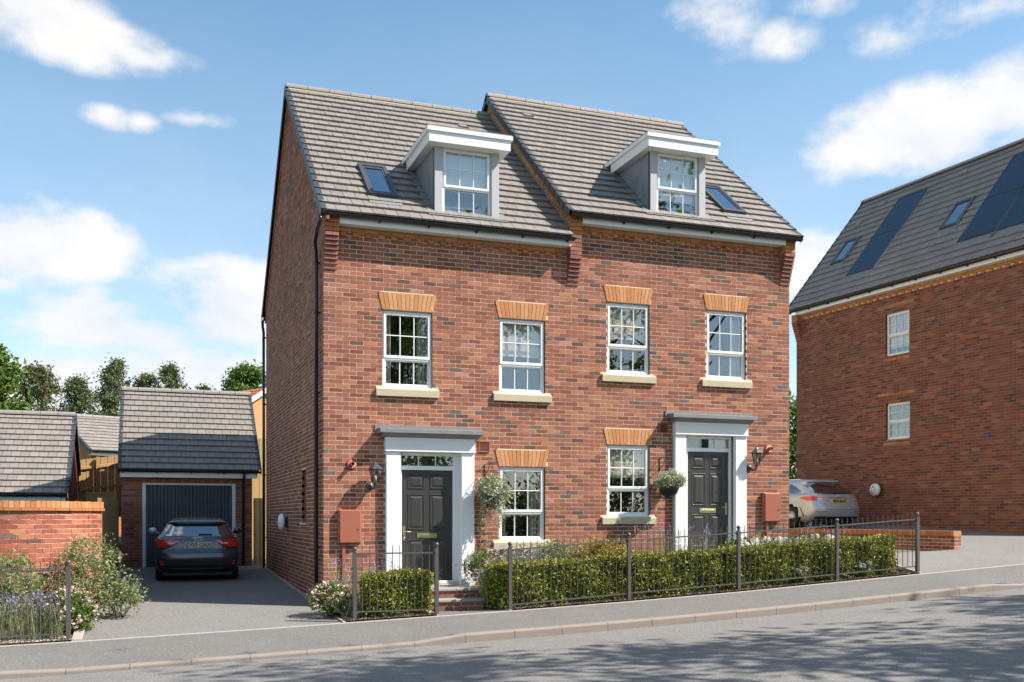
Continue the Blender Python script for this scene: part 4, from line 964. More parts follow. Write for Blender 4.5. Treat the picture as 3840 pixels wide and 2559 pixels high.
# ------------------------------------------------------------------ building on the right
def right_building():
    M = frame_M(BO, (-BD.x, -BD.y), (-BN.x, -BN.y)); base = (BO[0], BO[1], 1.0)
    h = thing('building', 'brick apartment building with solar panels and steep grey roof', 'building', base)
    x0, x1, z0, zt, dep = -8.1, .42, .0, 7.86, 5.7
    wins = [(-4.39, -3.53, 6.07, 7.27), (-4.37, -3.52, 3.71, 4.74)]
    O = M @ Vector((0, 0, 0)); U = (-BD.x, -BD.y); N = (-BN.x, -BN.y)
    w = MB(); core(w, (O.x, O.y), U, N, x0, x1, z0, zt, wins); gable_core(w, M, x0, x1, 0, dep, z0, zt, dep / 2, 11.7)
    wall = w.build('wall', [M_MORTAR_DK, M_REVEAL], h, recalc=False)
    cut = wins + [(-4.68, -3.34, 4.95, 5.02), (-4.7, -3.36, 7.44, 7.52), (-4.47, -3.5, 3.56, 3.63), (-4.47, -3.5, 5.93, 5.99)]
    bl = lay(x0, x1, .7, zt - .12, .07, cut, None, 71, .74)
    E = M @ Vector((x1, 0, 0)); ur = lambda z: (0, dep) if z < zt else ((z - zt) * .74, dep - (z - zt) * .74)
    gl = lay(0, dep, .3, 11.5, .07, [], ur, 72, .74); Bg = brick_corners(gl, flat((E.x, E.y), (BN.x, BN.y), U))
    Bc = np.concatenate([brick_corners(bl, flat((O.x, O.y), U, N)), Bg]); fl = np.concatenate([is_full(bl), np.zeros(len(gl), bool)])
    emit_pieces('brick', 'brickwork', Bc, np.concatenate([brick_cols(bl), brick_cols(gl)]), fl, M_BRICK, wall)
    for a, b, z in ((-4.68, -3.34, 4.95), (-4.7, -3.36, 7.455), (-4.47, -3.5, 3.555), (-4.47, -3.5, 5.925)):
        n = max(2, round((b - a) / PITCH))
        for i in range(n): m = MB(M); m.cbox(a + (b-a)*i/n + .004, a + (b-a)*(i+1)/n - .004, -.014, .01, z + .002, z + .07, .003); m.build('orange_brick', M_ORANGEB[rng.randrange(3)], h)
    for k, (a, b, c, d) in enumerate(wins): sash_window(h, a, b, c, d, M, 'blind' if k == 0 else 'none', rows=(2, 2), split=.47, stone=False, setb=.06, blind_h=.2)
    for a, z in ((-4.09, 5.0), (-3.13, 5.0)):
        m = MB(M); bars(m, a, a + .2, z, z + .22, .02, -.02, .0); v = m.build('air_vent', M_TERRA2, h)
        for i in range(6): m = MB(M); m.box(a + .02, a + .18, -.016, -.004, z + .03 + i * .03, z + .045 + i * .03); m.build('slat', M_TERRA2, v)
    # eaves
    band = MB(M); band.box(x0 + .25, x1, -.006, .02, zt - .12, zt); dent = band.build('dentil_band', M_MORTAR, h); x = x0 + .24
    while x < .2:
        m = MB(M); m.cbox(x + .004, x + .2334, -.035, -.003, zt - .075, zt - .008, .003); m.build('brick', M_ORANGEB[rng.randrange(3)], dent)
        m = MB(M); m.cbox(x + .04, x + .143, -.036, -.003, zt - .15, zt - .08, .003); m.build('dentil', M_ORANGEB[rng.randrange(3)], dent); x += .2374
    k = MB(M); k.box(x0, x0 + .23, -.02, 0, zt - .75, zt + .05); kn = k.build('kneeler', M_MORTAR, h)
    for i in range(11):
        m = MB(M); m.cbox(x0 - .003, x0 + .232, -.026 * min(i + 1, 8), -.003, zt - .78 + i * .075, zt - .78 + i * .075 + .068, .003); m.build('brick', M_ORANGEB[rng.randrange(3)] if i > 7 else M_REDB[rng.randrange(3)], kn)
    m = MB(M); m.box(x0 + .24, x1, -.262, -.242, zt - .0, zt + .13); m.box(x0 + .24, x1, -.242, .01, zt + .002, zt + .015); m.build('fascia', M_WHITE, h)
    a, b = M @ Vector((x0 - .08, -.32, 8.0)), M @ Vector((x1, -.32, 8.0)); gutter_run(h, a, b, (-BN.x, -BN.y, 0), every=.85)
    ye, ze, yr, zr = -.36, 8.03, 2.85, 11.88
    shed_roof(h, M, x0 - .05, x1, ye, ze, yr, zr, 17, .2125, 81, (-1, 1), True, 1.05)
    sl = (zr - ze) / (yr - ye); q = Vector((0, 1, sl)).normalized(); nr = Vector((0, -q.z, q.y))
    def slab(mb, a, b, ya, yb, w0, w1):
        vs = [Vector((x, y, ze + sl * (y - ye))) + nr * w_ for w_ in (w0, w1) for x, y in ((a, ya), (b, ya), (b, yb), (a, yb))]
        mb.add(vs, [(0,3,2,1), (4,5,6,7), (0,1,5,4), (1,2,6,5), (2,3,7,6), (3,0,4,7)])
    # solar panels: s positive runs away from the street, so local x = -s
    for s0, s1 in ((5.03, 6.15), (.96, 2.11), (-.19, .94)):
        for ya, yb in ((.23, 1.305), (1.315, 2.4)):
            m = MB(M); slab(m, -s1, -s0, ya, yb, .02, .06); pn = m.build('solar_panel', M_SOLAR, h)
            m = MB(M)
            for qd in ((-s1, -s1 + .018, ya, yb), (-s0 - .022, -s0, ya, yb), (-s1 + .018, -s0 - .022, yb - .012, yb), (-s1 + .018, -s0 - .022, ya, ya + .008)): slab(m, *qd, .03, .068)
            m.build('panel_frame', M_ANTH, pn)
            m = MB(M); slab(m, -s1 - .012, -s1, ya, yb, .0, .05) if False else slab(m, -s0, -s0 + .05, ya, yb, .0, .05); m.build('edge_trim', M_ALU, pn)
        m = MB(M); slab(m, -s1 - .08, -s0 + .08, .02, .225, .027, .034); m.build('panel_apron', M_LEAD, h)
    for s0, s1 in ((6.85, 7.42), (2.6, 3.2)):
        m = MB(M); A, Bx = -s1, -s0
        for qd in ((A, A + .07, .8, 1.5), (Bx - .07, Bx, .8, 1.5), (A + .07, Bx - .07, .8, .86), (A + .07, Bx - .07, 1.43, 1.5)): slab(m, *qd, .0, .08)
        sk = m.build('roof_window', M_ANTH, h); m = MB(M); slab(m, A + .06, Bx - .06, .85, 1.44, .05, .056); m.build('pane', M_GLASSD, sk)
        m = MB(M); slab(m, A + .06, Bx - .06, .85, 1.44, .03, .034); m.build('blackout_blind', M_ROOMD, sk)
        m = MB(M); slab(m, A - .04, Bx + .04, .62, .79, .027, .034); m.build('flashing', M_LEAD, sk)
    for s, y in ((6.94, 2.42), (7.5, 1.95), (3.86, 2.45)):
        m = MB(M); slab(m, -s - .1, -s + .12, y, y + .13, .02, .07); m.build('tile_vent', M_RIDGE, h)
right_building()

# ------------------------------------------------------------------ timber fences
def closeboard(name, label, a, b, top_a, top_b, h, mat, bw=.1, rails=False, posts=(), side=1, cap=True, group=None):
    a, b = Vector((a[0], a[1], 0)), Vector((b[0], b[1], 0)); d = (b - a).normalized(); n = Vector((-d.y, d.x, 0)) * side; L = (b - a).length
    t = thing(name, label, 'fence', (a.x, a.y, top_a - h), group); k = int(L / bw)
    for i in range(k):
        p = a + d * (i * bw); q = a + d * ((i + 1) * bw - .006); tp = top_a + (top_b - top_a) * i / max(1, k); m = MB(); th = n * .018; th2 = n * .012 * (i % 2)
        r = [p + th2, q + th2, q + th + th2, p + th + th2]; m.prism([(v.x, v.y) for v in r], tp - h, tp, 'z'); m.build('board', mat, t)
    if rails:
        for f in (.16, .5, .84):
            m = MB(); vs = []
            for P, tp in ((a, top_a), (b, top_b)):
                for o, z in ((-.005, 0), (-.055, 0), (-.055, .07), (-.005, .085)): vs.append(P + n * o + Vector((0, 0, tp - h + h * f + z)))
            m.add(vs, [(0,1,2,3), (7,6,5,4)] + [(i, (i+1) % 4, 4+(i+1) % 4, 4+i) for i in range(4)]); m.build('rail', mat, t)
    for f in posts:
        P = a + d * (L * f); tp = top_a + (top_b - top_a) * f; m = MB(); c = [P + d*s + n*o for s, o in ((-.05, -.06), (.05, -.06), (.05, -.16), (-.05, -.16))]
        m.prism([(v.x, v.y) for v in c], tp - h - .05, tp + .02, 'z'); m.build('post', mat, t)
    return t
closeboard('timber_fence', 'brownish timber fence running beside the drive from curved wall to garage', (-3.62, 1.15), (-3.56, 9.85), 1.86, 1.97, 1.9, M_TIMBERG, .12, False, (), -1)
closeboard('timber_fence', 'tall timber fence with arris rails and posts, behind the garages', (-4.75, 14.6), (-3.3, 14.95), 3.2, 3.42, 1.85, M_TIMBER, .1, True, (.33, .88), 1)
closeboard('timber_fence', 'short pale timber fence below the tall railed one', (-4.5, 13.6), (-3.62, 13.7), 2.24, 2.24, 1.9, M_TIMBERL, .1, False, (), -1)
closeboard('timber_fence', 'pale timber fence rising between garage and house', (-.15, 15.2), (2.2, 15.2), 4.0, 4.0, 3.8, M_TIMBERL, .12, False, (), -1)
def side_gate():
    t = thing('gate', 'narrow timber side gate between garage and house', 'gate', (-.14, 9.75, .24)); x = -.25
    for i in range(4): m = MB(); m.box(x + i * .068, x + i * .068 + .064, 9.72, 9.745, .27, 2.02); m.build('board', M_TIMBERL if i % 2 else M_TIMBER, t)
    for z in (.4, 1.85): m = MB(); m.box(x, .0, 9.745, 9.785, z, z + .09); m.build('rail', M_TIMBER, t)
    m = MB(); m.tube([(x + .02, 9.70, 1.14), (x + .02, 9.66, 1.14), (x + .02, 9.66, 1.05), (x + .02, 9.70, 1.05)], .008, 6); m.build('latch', M_BLACK, t)
side_gate()

# ------------------------------------------------------------------ houses far behind
def far_house(name, label, M, base, w, dep, z0, ze, zr, wallm, roofm=None, rows=14, tw=.33, wins=(), seed=91, tint=1.0):
    h = thing(name, label, 'house', base)
    m = MB(M); m.add([(0, 0, z0), (w, 0, z0), (w, 0, ze), (0, 0, ze)], [(0, 1, 2, 3)]); gable_core(m, M, 0, w, 0, dep, z0, ze, dep / 2, zr - .1); m.build('wall', wallm, h, recalc=False)
    m = MB(M); m.box(-.1, w + .1, -.26, -.24, ze - .14, ze + .0); m.box(-.1, w + .1, -.24, 0, ze - .14, ze - .12); m.build('fascia', M_WHITE, h)
    a, b = M @ Vector((-.1, -.31, ze + .02)), M @ Vector((w + .1, -.31, ze + .02)); gutter_run(h, a, b, M.to_3x3() @ Vector((0, -1, 0)), every=1.2)
    if roofm is None: shed_roof(h, M, -.15, w + .15, -.34, ze + .03, dep / 2, zr, rows, tw, seed, (-1, 1), False, tint)
    else:
        r = MB(M); t = 0
        for s in (0, 1):
            ye = -.34 if s == 0 else dep + .34
            for j in range(rows):
                f0, f1 = j / rows, (j + 1.08) / rows; y0, y1 = ye + (dep/2 - ye) * f0, ye + (dep/2 - ye) * min(1, f1); za, zb = ze + .03 + (zr - ze - .03) * f0, ze + .03 + (zr - ze - .03) * min(1, f1)
                r.add([(-.15, y0, za + .03), (w + .15, y0, za + .03), (w + .15, y1, zb), (-.15, y1, zb), (-.15, y0, za), (w + .15, y0, za)], [(0, 1, 2, 3), (4, 5, 1, 0)])
        r.build('roof', roofm, h, recalc=False)
        for X in (-.15, w + .15):
            m = MB(M); m.prism([(-.34, ze - .17), (dep/2, zr - .2), (dep + .34, ze - .17), (dep + .34, ze + .04), (dep/2, zr + .02), (-.34, ze + .04)], X - .025, X + .025, 'x'); m.build('bargeboard', M_WHITE, h)
    for (a, b, c, d) in wins: 
        m = MB(M); bars(m, a, b, c, d, .06, -.03, .03); wn = m.build('window', M_WHITE, h); m = MB(M); m.box(a + .05, b - .05, .0, .01, c + .05, d - .05); m.build('pane', M_SOLAR, wn); m = MB(M); m.cbox((a+b)/2 - .03, (a+b)/2 + .03, -.02, .02, c, d); m.build('glazing_bar', M_WHITE, wn)
    return h
M_FARBRICK = pmat('far_brick', (.36, .15, .075), .9, var=.3, vscale=5, stretch=(1, 1, 3), speck=.2, sscale=30)
M_FARBUFF = pmat('far_buff_brick', (.46, .26, .12), .9, var=.25, vscale=5, stretch=(1, 1, 3), speck=.2, sscale=30)
ca, sa = math.cos(R(25)), math.sin(R(25))
far_house('house', 'distant brick house with pale grey roof glimpsed between the two garages', frame_M((-4.92, 24), (ca, sa), (sa, -ca)), (-4.92, 24, .8), 9, 5.6, .8, 4.0, 5.6, M_FARBRICK, None, 11, .33, (), 91, 1.12)
U = (.5, -.866); far_house('house', 'distant brick house with orange tiled roof beyond the garage', frame_M((-3.92, 30.6), U, (-.866, -.5)), (-3.92, 30.6, 1), 7, 5, 1, 5.1, 6.95, M_FARBUFF, M_ORANGE_TILE, 12, .3, (), 93)
# ------------------------------------------------------------------ cars: stacked plan contours, local frame y forward from the rear, x right, z up
def interp_levels(tab, n):
    t = np.array(tab); z = t[:, 0]; zz = np.concatenate([np.linspace(z[i], z[i+1], 5)[:-1] for i in range(len(z)-1)] + [[z[-1]]])
    out = [zz]
    for c in range(1, t.shape[1]):
        y = t[:, c]; m = np.zeros(len(z)); dlt = np.diff(y) / np.diff(z)
        m[1:-1] = np.where(dlt[:-1] * dlt[1:] > 0, 2 * dlt[:-1] * dlt[1:] / (dlt[:-1] + dlt[1:] + 1e-12), 0); m[0], m[-1] = dlt[0], dlt[-1]
        i = np.clip(np.searchsorted(z, zz, side='right') - 1, 0, len(z) - 2); h = z[i+1] - z[i]; s = (zz - z[i]) / h
        out.append((2*s**3-3*s**2+1)*y[i] + (s**3-2*s**2+s)*h*m[i] + (-2*s**3+3*s**2)*y[i+1] + (s**3-s**2)*h*m[i+1])
    return np.stack(out, 1)
class Car:
    def __init__(s, tab, loc, rot, er=.62, ef=.6):
        s.tab = tab; s.lv = interp_levels(tab, 5); s.er = er; s.ef = ef
        s.M = Matrix.Translation(loc) @ Matrix.Rotation(rot, 4, 'Z')
    def at(s, z):
        l = s.lv; return [float(np.interp(z, l[:, 0], l[:, k])) for k in range(1, l.shape[1])]      # w, yr, yf, dr, df
    def contour(s, z):
        w, yr, yf, dr, df = s.at(z); P = []
        A = np.linspace(0, math.pi / 2, 13)
        for a in A: P.append((w * math.sin(a)**s.er, yr + dr * (1 - max(0, math.cos(a))**s.er)))
        y0, y1 = yr + dr, yf - df
        for t in np.linspace(0, 1, 30)[1:-1]: P.append((w, y0 + (y1 - y0) * t))
        for a in A[::-1]: P.append((w * math.sin(a)**s.ef, yf - df * (1 - max(0, math.cos(a))**s.ef)))
        return P + [(-x, y) for x, y in P[-2:0:-1]]
    def body(s, wheels, wr, arch):
        m = MB(s.M); zs = s.lv[:, 0]; C = [s.contour(z) for z in zs]; n = len(C[0])
        vs = [(x, y, z) for c, z in zip(C, zs) for x, y in c]; fs = []
        for i in range(len(zs) - 1):
            for k in range(n):
                k2 = (k+1) % n; q = (i*n+k, i*n+k2, (i+1)*n+k2, (i+1)*n+k); c = np.mean([vs[j] for j in q], 0)
                if any((c[1]-wy)**2 + (c[2]-wr)**2 < arch**2 and abs(c[0]) > .5 for wy in wheels): continue
                fs.append(q)
        fs.append(tuple(range((len(zs)-1)*n, len(zs)*n))); fs.append(tuple(reversed(range(n))))
        m.add(vs, fs, 0, True); return m
    def rear(s, x, z, off=.004):
        w, yr, yf, dr, df = s.at(z); f = min(.9995, abs(x) / w); a = math.asin(f ** (1 / s.er)); y = yr + dr * (1 - max(0, math.cos(a))**s.er); return (x, y - off, z)
    def patch(s, x0, x1, zlo, zhi, nx=14, nz=6, off=.004, th=.0):
        m = MB(s.M); vs = []
        for i in range(nx + 1):
            x = x0 + (x1 - x0) * i / nx; a, b = zlo(x), zhi(x)
            for j in range(nz + 1):
                z = a + (b - a) * j / nz; w = s.at(z)[0]; xx = max(-w * .999, min(w * .999, x)); p = s.rear(xx, z, off)
                if abs(x) > w * .999: p = (math.copysign(w + off, x), p[1], z)
                vs.append(p)
        k = nz + 1; m.add(vs, [(i*k+j, (i+1)*k+j, (i+1)*k+j+1, i*k+j+1) for i in range(nx) for j in range(nz)], 0, True); return m
    def side(s, sx, y0, y1, z0, z1, ny=10, nz=6, off=.004):
        # y0,y1: functions of z
        m = MB(s.M); vs = []
        for j in range(nz + 1):
            z = z0 + (z1 - z0) * j / nz; a, b = y0(z), y1(z)
            for i in range(ny + 1):
                y = a + (b - a) * i / ny; w, yr, yf, dr, df = s.at(z)
                if y < yr + dr: c = max(0, 1 - max(0, (y - yr)) / dr); aa = math.acos(min(1, c ** (1 / s.er))); x = w * math.sin(aa)**s.er
                elif y > yf - df: c = max(0, 1 - max(0, (yf - y)) / df); aa = math.acos(min(1, c ** (1 / s.ef))); x = w * math.sin(aa)**s.ef
                else: x = w
                vs.append((sx * (x + off), y, z))
        k = ny + 1; m.add(vs, [(j*k+i, j*k+i+1, (j+1)*k+i+1, (j+1)*k+i) for j in range(nz) for i in range(ny)], 0, True); return m
def wheel(car, parent, x, y, r, w=.205, spokes=5, rimcol=None):
    sx = 1 if x > 0 else -1; m = MB(car.M); xi, xo = (x - sx * w, x)
    m.lathe([(r*.66, xi), (r*.93, xi), (r, xi + sx*.03), (r, xo - sx*.03), (r*.94, xo), (r*.70, xo + sx*.002), (r*.66, xo - sx*.02)], (0, y, r), 'x', 32); t = m.build('wheel', M_TYRE, parent)
    m = MB(car.M); m.lathe([(r*.70, xo - sx*.004), (r*.66, xo - sx*.03), (r*.62, xo - sx*.05)], (0, y, r), 'x', 32); m.lathe([(.06, xo - sx*.03), (.05, xo - sx*.012)], (0, y, r), 'x', 12)
    for k in range(spokes * 2):
        a = 2 * math.pi * (k // 2) / spokes + (.13 if k % 2 else -.13); c, s_ = math.cos(a), math.sin(a); u = Vector((0, c, s_)); v = Vector((0, -s_, c)); P = Vector((xo - sx*.022, y, r))
        m.add([P + u*.04 + v*.014, P + u*.04 - v*.014, P + u*r*.68 - v*.012, P + u*r*.68 + v*.012, P + u*.04 + v*.014 - Vector((sx*.025, 0, 0)), P + u*.04 - v*.014 - Vector((sx*.025, 0, 0)), P + u*r*.68 - v*.012 - Vector((sx*.025, 0, 0)), P + u*r*.68 + v*.012 - Vector((sx*.025, 0, 0))], [(0,1,2,3), (0,4,5,1), (1,5,6,2), (2,6,7,3), (3,7,4,0)])
    m.build('rim', rimcol or M_RIM, t); m = MB(car.M); m.lathe([(.02, xo - sx*.08), (r*.6, xo - sx*.08), (r*.6, xo - sx*.075)], (0, y, r), 'x', 24); m.build('brake_disc', M_BLACKP, t)
def text_mesh(name, txt, size, M, mat, parent, depth=.002, bold=0., spacing=1.0):
    cu = bpy.data.curves.new(name, 'FONT'); cu.body = txt; cu.size = size; cu.align_x = 'CENTER'; cu.align_y = 'CENTER'; cu.extrude = depth; cu.offset = bold; cu.space_character = spacing; cu.resolution_u = 3
    o = bpy.data.objects.new(name, cu); COL.objects.link(o); dg = bpy.context.evaluated_depsgraph_get(); me = bpy.data.meshes.new_from_object(o.evaluated_get(dg)); bpy.data.objects.remove(o)
    b = top_base(parent); me.transform(Matrix.Translation(-b) @ M); me.materials.clear(); me.materials.append(mat); return put(name, me, parent)
M_TYRE = pmat('tyre_rubber', (.012, .012, .013), .8); M_RIM = pmat('alloy_rim', (.42, .42, .44), .3, metal=.9); M_BLACKP = pmat('black_plastic', (.012, .012, .013), .5)
M_CARBLACK = pmat('car_paint_dark', (.05, .055, .068), .25, metal=.55, coat=1.0); M_CARSILV = pmat('car_paint_silver', (.50, .51, .53), .42, metal=.45, coat=1.0)
M_CARGLASS = pmat('car_glass', (.012, .015, .018), .02, spec=.9); M_CARGLASS.node_tree.nodes['Principled BSDF'].inputs['IOR'].default_value = 2.6; M_LAMPRED = pmat('lamp_red', (.66, .016, .008), .12, spec=.7, coat=1.); M_LAMPCLEAR = pmat('lamp_clear', (.72, .62, .62), .15, coat=1.); M_LAMPDARK = pmat('lamp_smoke', (.10, .004, .003), .12, coat=1.)
M_PLATEY = pmat('plate_yellow', (.62, .50, .05), .45); M_PLATEC = pmat('plate_cream', (.62, .56, .34), .45); M_INK = pmat('plate_ink', (.02, .02, .022), .5); M_INKG = pmat('plate_ink_grey', (.12, .13, .15), .5)
RX = Matrix.Rotation(R(90), 4, 'X')     # text facing -y
def audi():
    rx, ry = -1.82, 5.32; z = drive_z(rx, ry + .8) + .0
    tab = [(.17,.78,.22,3.80,.40,.5),(.24,.83,.10,3.92,.36,.5),(.36,.862,.03,4.0,.34,.5),(.50,.87,.0,4.03,.36,.5),(.60,.872,.012,4.02,.38,.5),(.70,.872,.05,4.0,.40,.55),(.80,.870,.06,3.93,.40,.6),(.88,.860,.075,3.72,.40,.6),(.93,.845,.11,3.2,.42,.6),(.97,.80,.16,2.95,.45,.6),(1.06,.735,.26,2.74,.40,.5),(1.15,.68,.36,2.52,.36,.45),(1.235,.63,.44,2.28,.32,.4),(1.262,.60,.40,2.2,.26,.4),(1.29,.575,.46,2.12,.26,.4),(1.335,.53,.72,1.98,.28,.4),(1.37,.46,1.05,1.85,.3,.4),(1.395,.34,1.35,1.75,.2,.2)]
    car = Car(tab, (rx, ry, z), R(-1.0), .5); c = thing('car', 'dark grey hatchback parked facing the garage door', 'car', (rx, ry + 2, z))
    W = [.73, 3.28]; b = car.body(W, .305, .345).build('body', M_CARBLACK, c)
    for wy in W:
        for sx in (-1, 1): wheel(car, c, sx * .865, wy, .305)
        m = MB(car.M); m.box(-.70, .70, wy - .36, wy + .36, .10, .66); m.build('wheel_housing', M_BLACKP, c)
    m = MB(car.M); m.box(-.72, .72, .25, 3.7, .13, .24); m.build('underbody', M_BLACKP, c)
    g = .075
    car.patch(-.665, .665, lambda x: .955 + .02 * (x/.66)**2, lambda x: 1.235 - .05 * (x/.66)**6, 20, 10).build('rear_window', M_CARGLASS, c)
    for sx in (-1, 1):
        car.side(sx, lambda z: .95 + (z - .97) * 1.0, lambda z: 2.72 - (z - .97) * 1.9, .975, 1.24, 14, 6).build('side_window', M_CARGLASS, c)
        # tail lamp: a wedge that points inwards
        zl = lambda x: .73 + .13 * max(0, (.64 - abs(x)) / .29) ** 1.1; zh = lambda x: .90 - .03 * max(0, (.64 - abs(x)) / .29)
        car.patch(sx * .36, sx * .90, zl, zh, 16, 6, .008).build('tail_lamp', M_LAMPRED, c)
        tl = car.patch(sx * .43, sx * .80, lambda x: zl(x) - .022, lambda x: zl(x) + .004, 12, 2, .011).build('lamp_trim', M_BLACKP, c)
        car.patch(sx * .48, sx * .62, lambda x: .80, lambda x: .825, 4, 2, .0115).build('reverse_lamp', M_LAMPCLEAR, c)
        car.patch(sx * .46, sx * .80, lambda x: .868, lambda x: .880, 8, 1, .0115).build('lamp_bar', M_LAMPDARK, c)
        car.patch(sx * .70, sx * .765, lambda x: .35, lambda x: .445, 3, 2, .02).build('reflector', M_LAMPRED, c)
        m = MB(car.M); m.tube([(sx*.80, 2.45, .99), (sx*.88, 2.42, 1.01)], .022, 8); m.lathe([(.02, sx*.87), (.075, sx*.885), (.085, sx*.95), (.075, sx*1.02), (.03, sx*1.05)], (0, 2.40, 1.05), 'x', 14); m.build('mirror', M_CARSILV if sx < 0 else M_CARBLACK, c)
    car.patch(-.80, .80, lambda x: .20, lambda x: .335 - .0 * abs(x), 24, 4, .012).build('diffuser', M_BLACKP, c)
    car.patch(-.83, .83, lambda x: .455, lambda x: .475, 24, 1, .006).build('bumper_crease', M_BLACKP, c)
    car.patch(-.52, .52, lambda x: .262, lambda x: .275, 16, 1, .02).build('diffuser_trim', M_RIM, c)
    # boot lid seam, plate, badges
    for zz in (.605,): car.patch(-.60, .60, lambda x: zz, lambda x: zz + .008, 14, 1, .006).build('lid_seam', M_BLACKP, c)
    m = MB(car.M); y = car.rear(0, .78)[1]; m.cbox(-.26, .26, y - .02, y + .03, .715, .835, .004); pl = m.build('number_plate', M_PLATEC, c)
    text_mesh('plate_text', 'ZV23 QAA', .105, car.M @ Matrix.Translation((0, y - .021, .775)) @ RX, M_INKG, pl, .001, .004, 1.05)
    text_mesh('model_badge', 'A1', .085, car.M @ Matrix.Translation((-.50, car.rear(-.56, .675)[1] - .012, .675)) @ Matrix.Rotation(R(-12), 4, 'Z') @ RX, M_CHROME, c, .003, .003)
    text_mesh('engine_badge', '30 TFSI', .05, car.M @ Matrix.Translation((.50, car.rear(.56, .69)[1] - .012, .69)) @ Matrix.Rotation(R(12), 4, 'Z') @ RX, M_CHROME, c, .003, .001)
    m = MB(car.M)
    for k in range(4):
        cx = -.075 + .05 * k; pts = [(cx + .034 * math.cos(a), car.rear(0, .905)[1] - .006, .905 + .034 * math.sin(a)) for a in np.linspace(0, 2 * math.pi, 19)]; m.tube(pts, .0055, 6, 0, False)
    m.build('ring_badge', M_CHROME, c)
    m = MB(car.M); p = [car.rear(x, 1.0, .02) for x in (.02, .12, .3)]; m.tube(p, [.016, .013, .008], 8); m.build('wiper', M_BLACKP, c)
    m = MB(car.M); m.prism([(.82, 1.34), (1.0, 1.36), (.86, 1.42)], -.012, .012, 'x'); m.build('aerial', M_BLACKP, c)
    car.patch(-.60, .60, lambda x: 1.248, lambda x: 1.26, 16, 1, .012).build('spoiler_edge', M_BLACKP, c)
audi()
def estate():
    P = (14.60, 5.0); z = rdrive_z(14.4, 6.2) - .03
    tab = [(.19,.80,.24,4.5,.42,.6),(.27,.87,.10,4.65,.38,.6),(.40,.905,.03,4.72,.36,.6),(.54,.912,.0,4.75,.38,.6),(.66,.914,.02,4.75,.42,.65),(.76,.914,.06,4.72,.46,.7),(.86,.91,.09,4.6,.50,.7),(.94,.895,.11,4.1,.52,.7),(1.0,.85,.16,3.6,.52,.7),(1.09,.80,.27,3.3,.46,.6),(1.19,.75,.40,3.0,.42,.55),(1.29,.70,.52,2.75,.38,.5),(1.345,.665,.50,2.55,.32,.5),(1.39,.61,.52,2.4,.3,.5),(1.425,.52,.65,2.2,.35,.5),(1.445,.32,.95,2.0,.35,.5)]
    car = Car(tab, (P[0], P[1], z), R(9), .55); car.M = car.M @ Matrix.Diagonal((1, 1, .94, 1)); c = thing('car', 'silver estate car parked before the tall brick building', 'car', (P[0], P[1] + 2, z))
    W = [.98, 3.85]; car.body(W, .335, .375).build('body', M_CARSILV, c)
    for wy in W:
        for sx in (-1, 1): wheel(car, c, sx * .905, wy, .335, .23)
        m = MB(car.M); m.box(-.72, .72, wy - .4, wy + .4, .12, .70); m.build('wheel_housing', M_BLACKP, c)
    m = MB(car.M); m.box(-.74, .74, .3, 4.4, .14, .26); m.build('underbody', M_BLACKP, c)
    car.patch(-.70, .70, lambda x: .985 + .02 * (x/.7)**2, lambda x: 1.31 - .03 * (x/.7)**6, 20, 10, .006).build('rear_window', M_CARGLASS, c)
    for sx in (-1, 1):
        car.side(sx, lambda z: .50 + (z - 1.0) * 1.5 + (z - 1.0)**2 * 2.0, lambda z: 1.50, 1.01, 1.30, 12, 8, .006).build('quarter_window', M_CARGLASS, c)
        car.side(sx, lambda z: 1.54, lambda z: 3.35 - (z - 1.0) * 1.9, 1.005, 1.31, 12, 6, .005).build('side_window', M_CARGLASS, c)
        car.side(sx, lambda z: .46, lambda z: 3.42, .995, 1.008, 28, 1, .009).build('window_trim', M_CHROME, c)
        # tail lamps
        zl = lambda x: .80 + .055 * max(0, (.8 - abs(x)) / .4); zh = lambda x: .915 - .03 * max(0, (.8 - abs(x)) / .4)
        car.patch(sx * .70, sx * .90, zl, zh, 10, 6, .008).build('tail_lamp', M_LAMPRED, c)
        car.patch(sx * .44, sx * .70, zl, zh, 8, 4, .008).build('boot_lamp', M_LAMPCLEAR, c); car.patch(sx * .44, sx * .72, lambda x: zh(x) - .022, zh, 8, 1, .010).build('lamp_line', M_LAMPRED, c)
        car.side(sx, lambda z: .18 + abs(z - .86) * .2, lambda z: .62 - abs(z - .88) * 3.6, .80, .925, 8, 5, .008).build('lamp_wing', M_LAMPRED, c)
        car.patch(sx * .50, sx * .74, lambda x: .835, lambda x: .86, 5, 2, .012).build('reverse_lamp', M_LAMPCLEAR, c)
        car.patch(sx * .50, sx * .82, lambda x: .475, lambda x: .495, 6, 1, .01).build('reflector', M_LAMPRED, c)
        car.patch(sx * .46, sx * .84, lambda x: .255, lambda x: .355, 8, 3, .02).build('exhaust_trim', M_CHROME, c)
        car.patch(sx * .50, sx * .80, lambda x: .275, lambda x: .335, 8, 2, .026).build('exhaust_mouth', M_BLACKP, c)
        car.side(sx, lambda z: .40 + (z - .3) * .5, lambda z: .435 + (z - .3) * .5, .34, .62, 2, 6, .006).build('bumper_vent', M_BLACKP, c)
        m = MB(car.M); m.tube([(sx*.60, .85, 1.425), (sx*.585, 2.2, 1.44)], .012, 6); m.build('roof_rail', M_CHROME, c)
    car.patch(-.78, .78, lambda x: .21, lambda x: .345, 24, 4, .01).build('diffuser', M_BLACKP, c)
    car.patch(-.80, .80, lambda x: .548, lambda x: .556, 20, 1, .006).build('lid_seam', M_BLACKP, c)
    car.patch(-.34, .34, lambda x: .872, lambda x: .886, 8, 1, .008).build('handle_strip', M_BLACKP, c)
    m = MB(car.M); y = car.rear(0, .79)[1]; m.cbox(-.26, .26, y - .022, y + .04, .725, .84, .004); pl = m.build('number_plate', M_PLATEY, c)
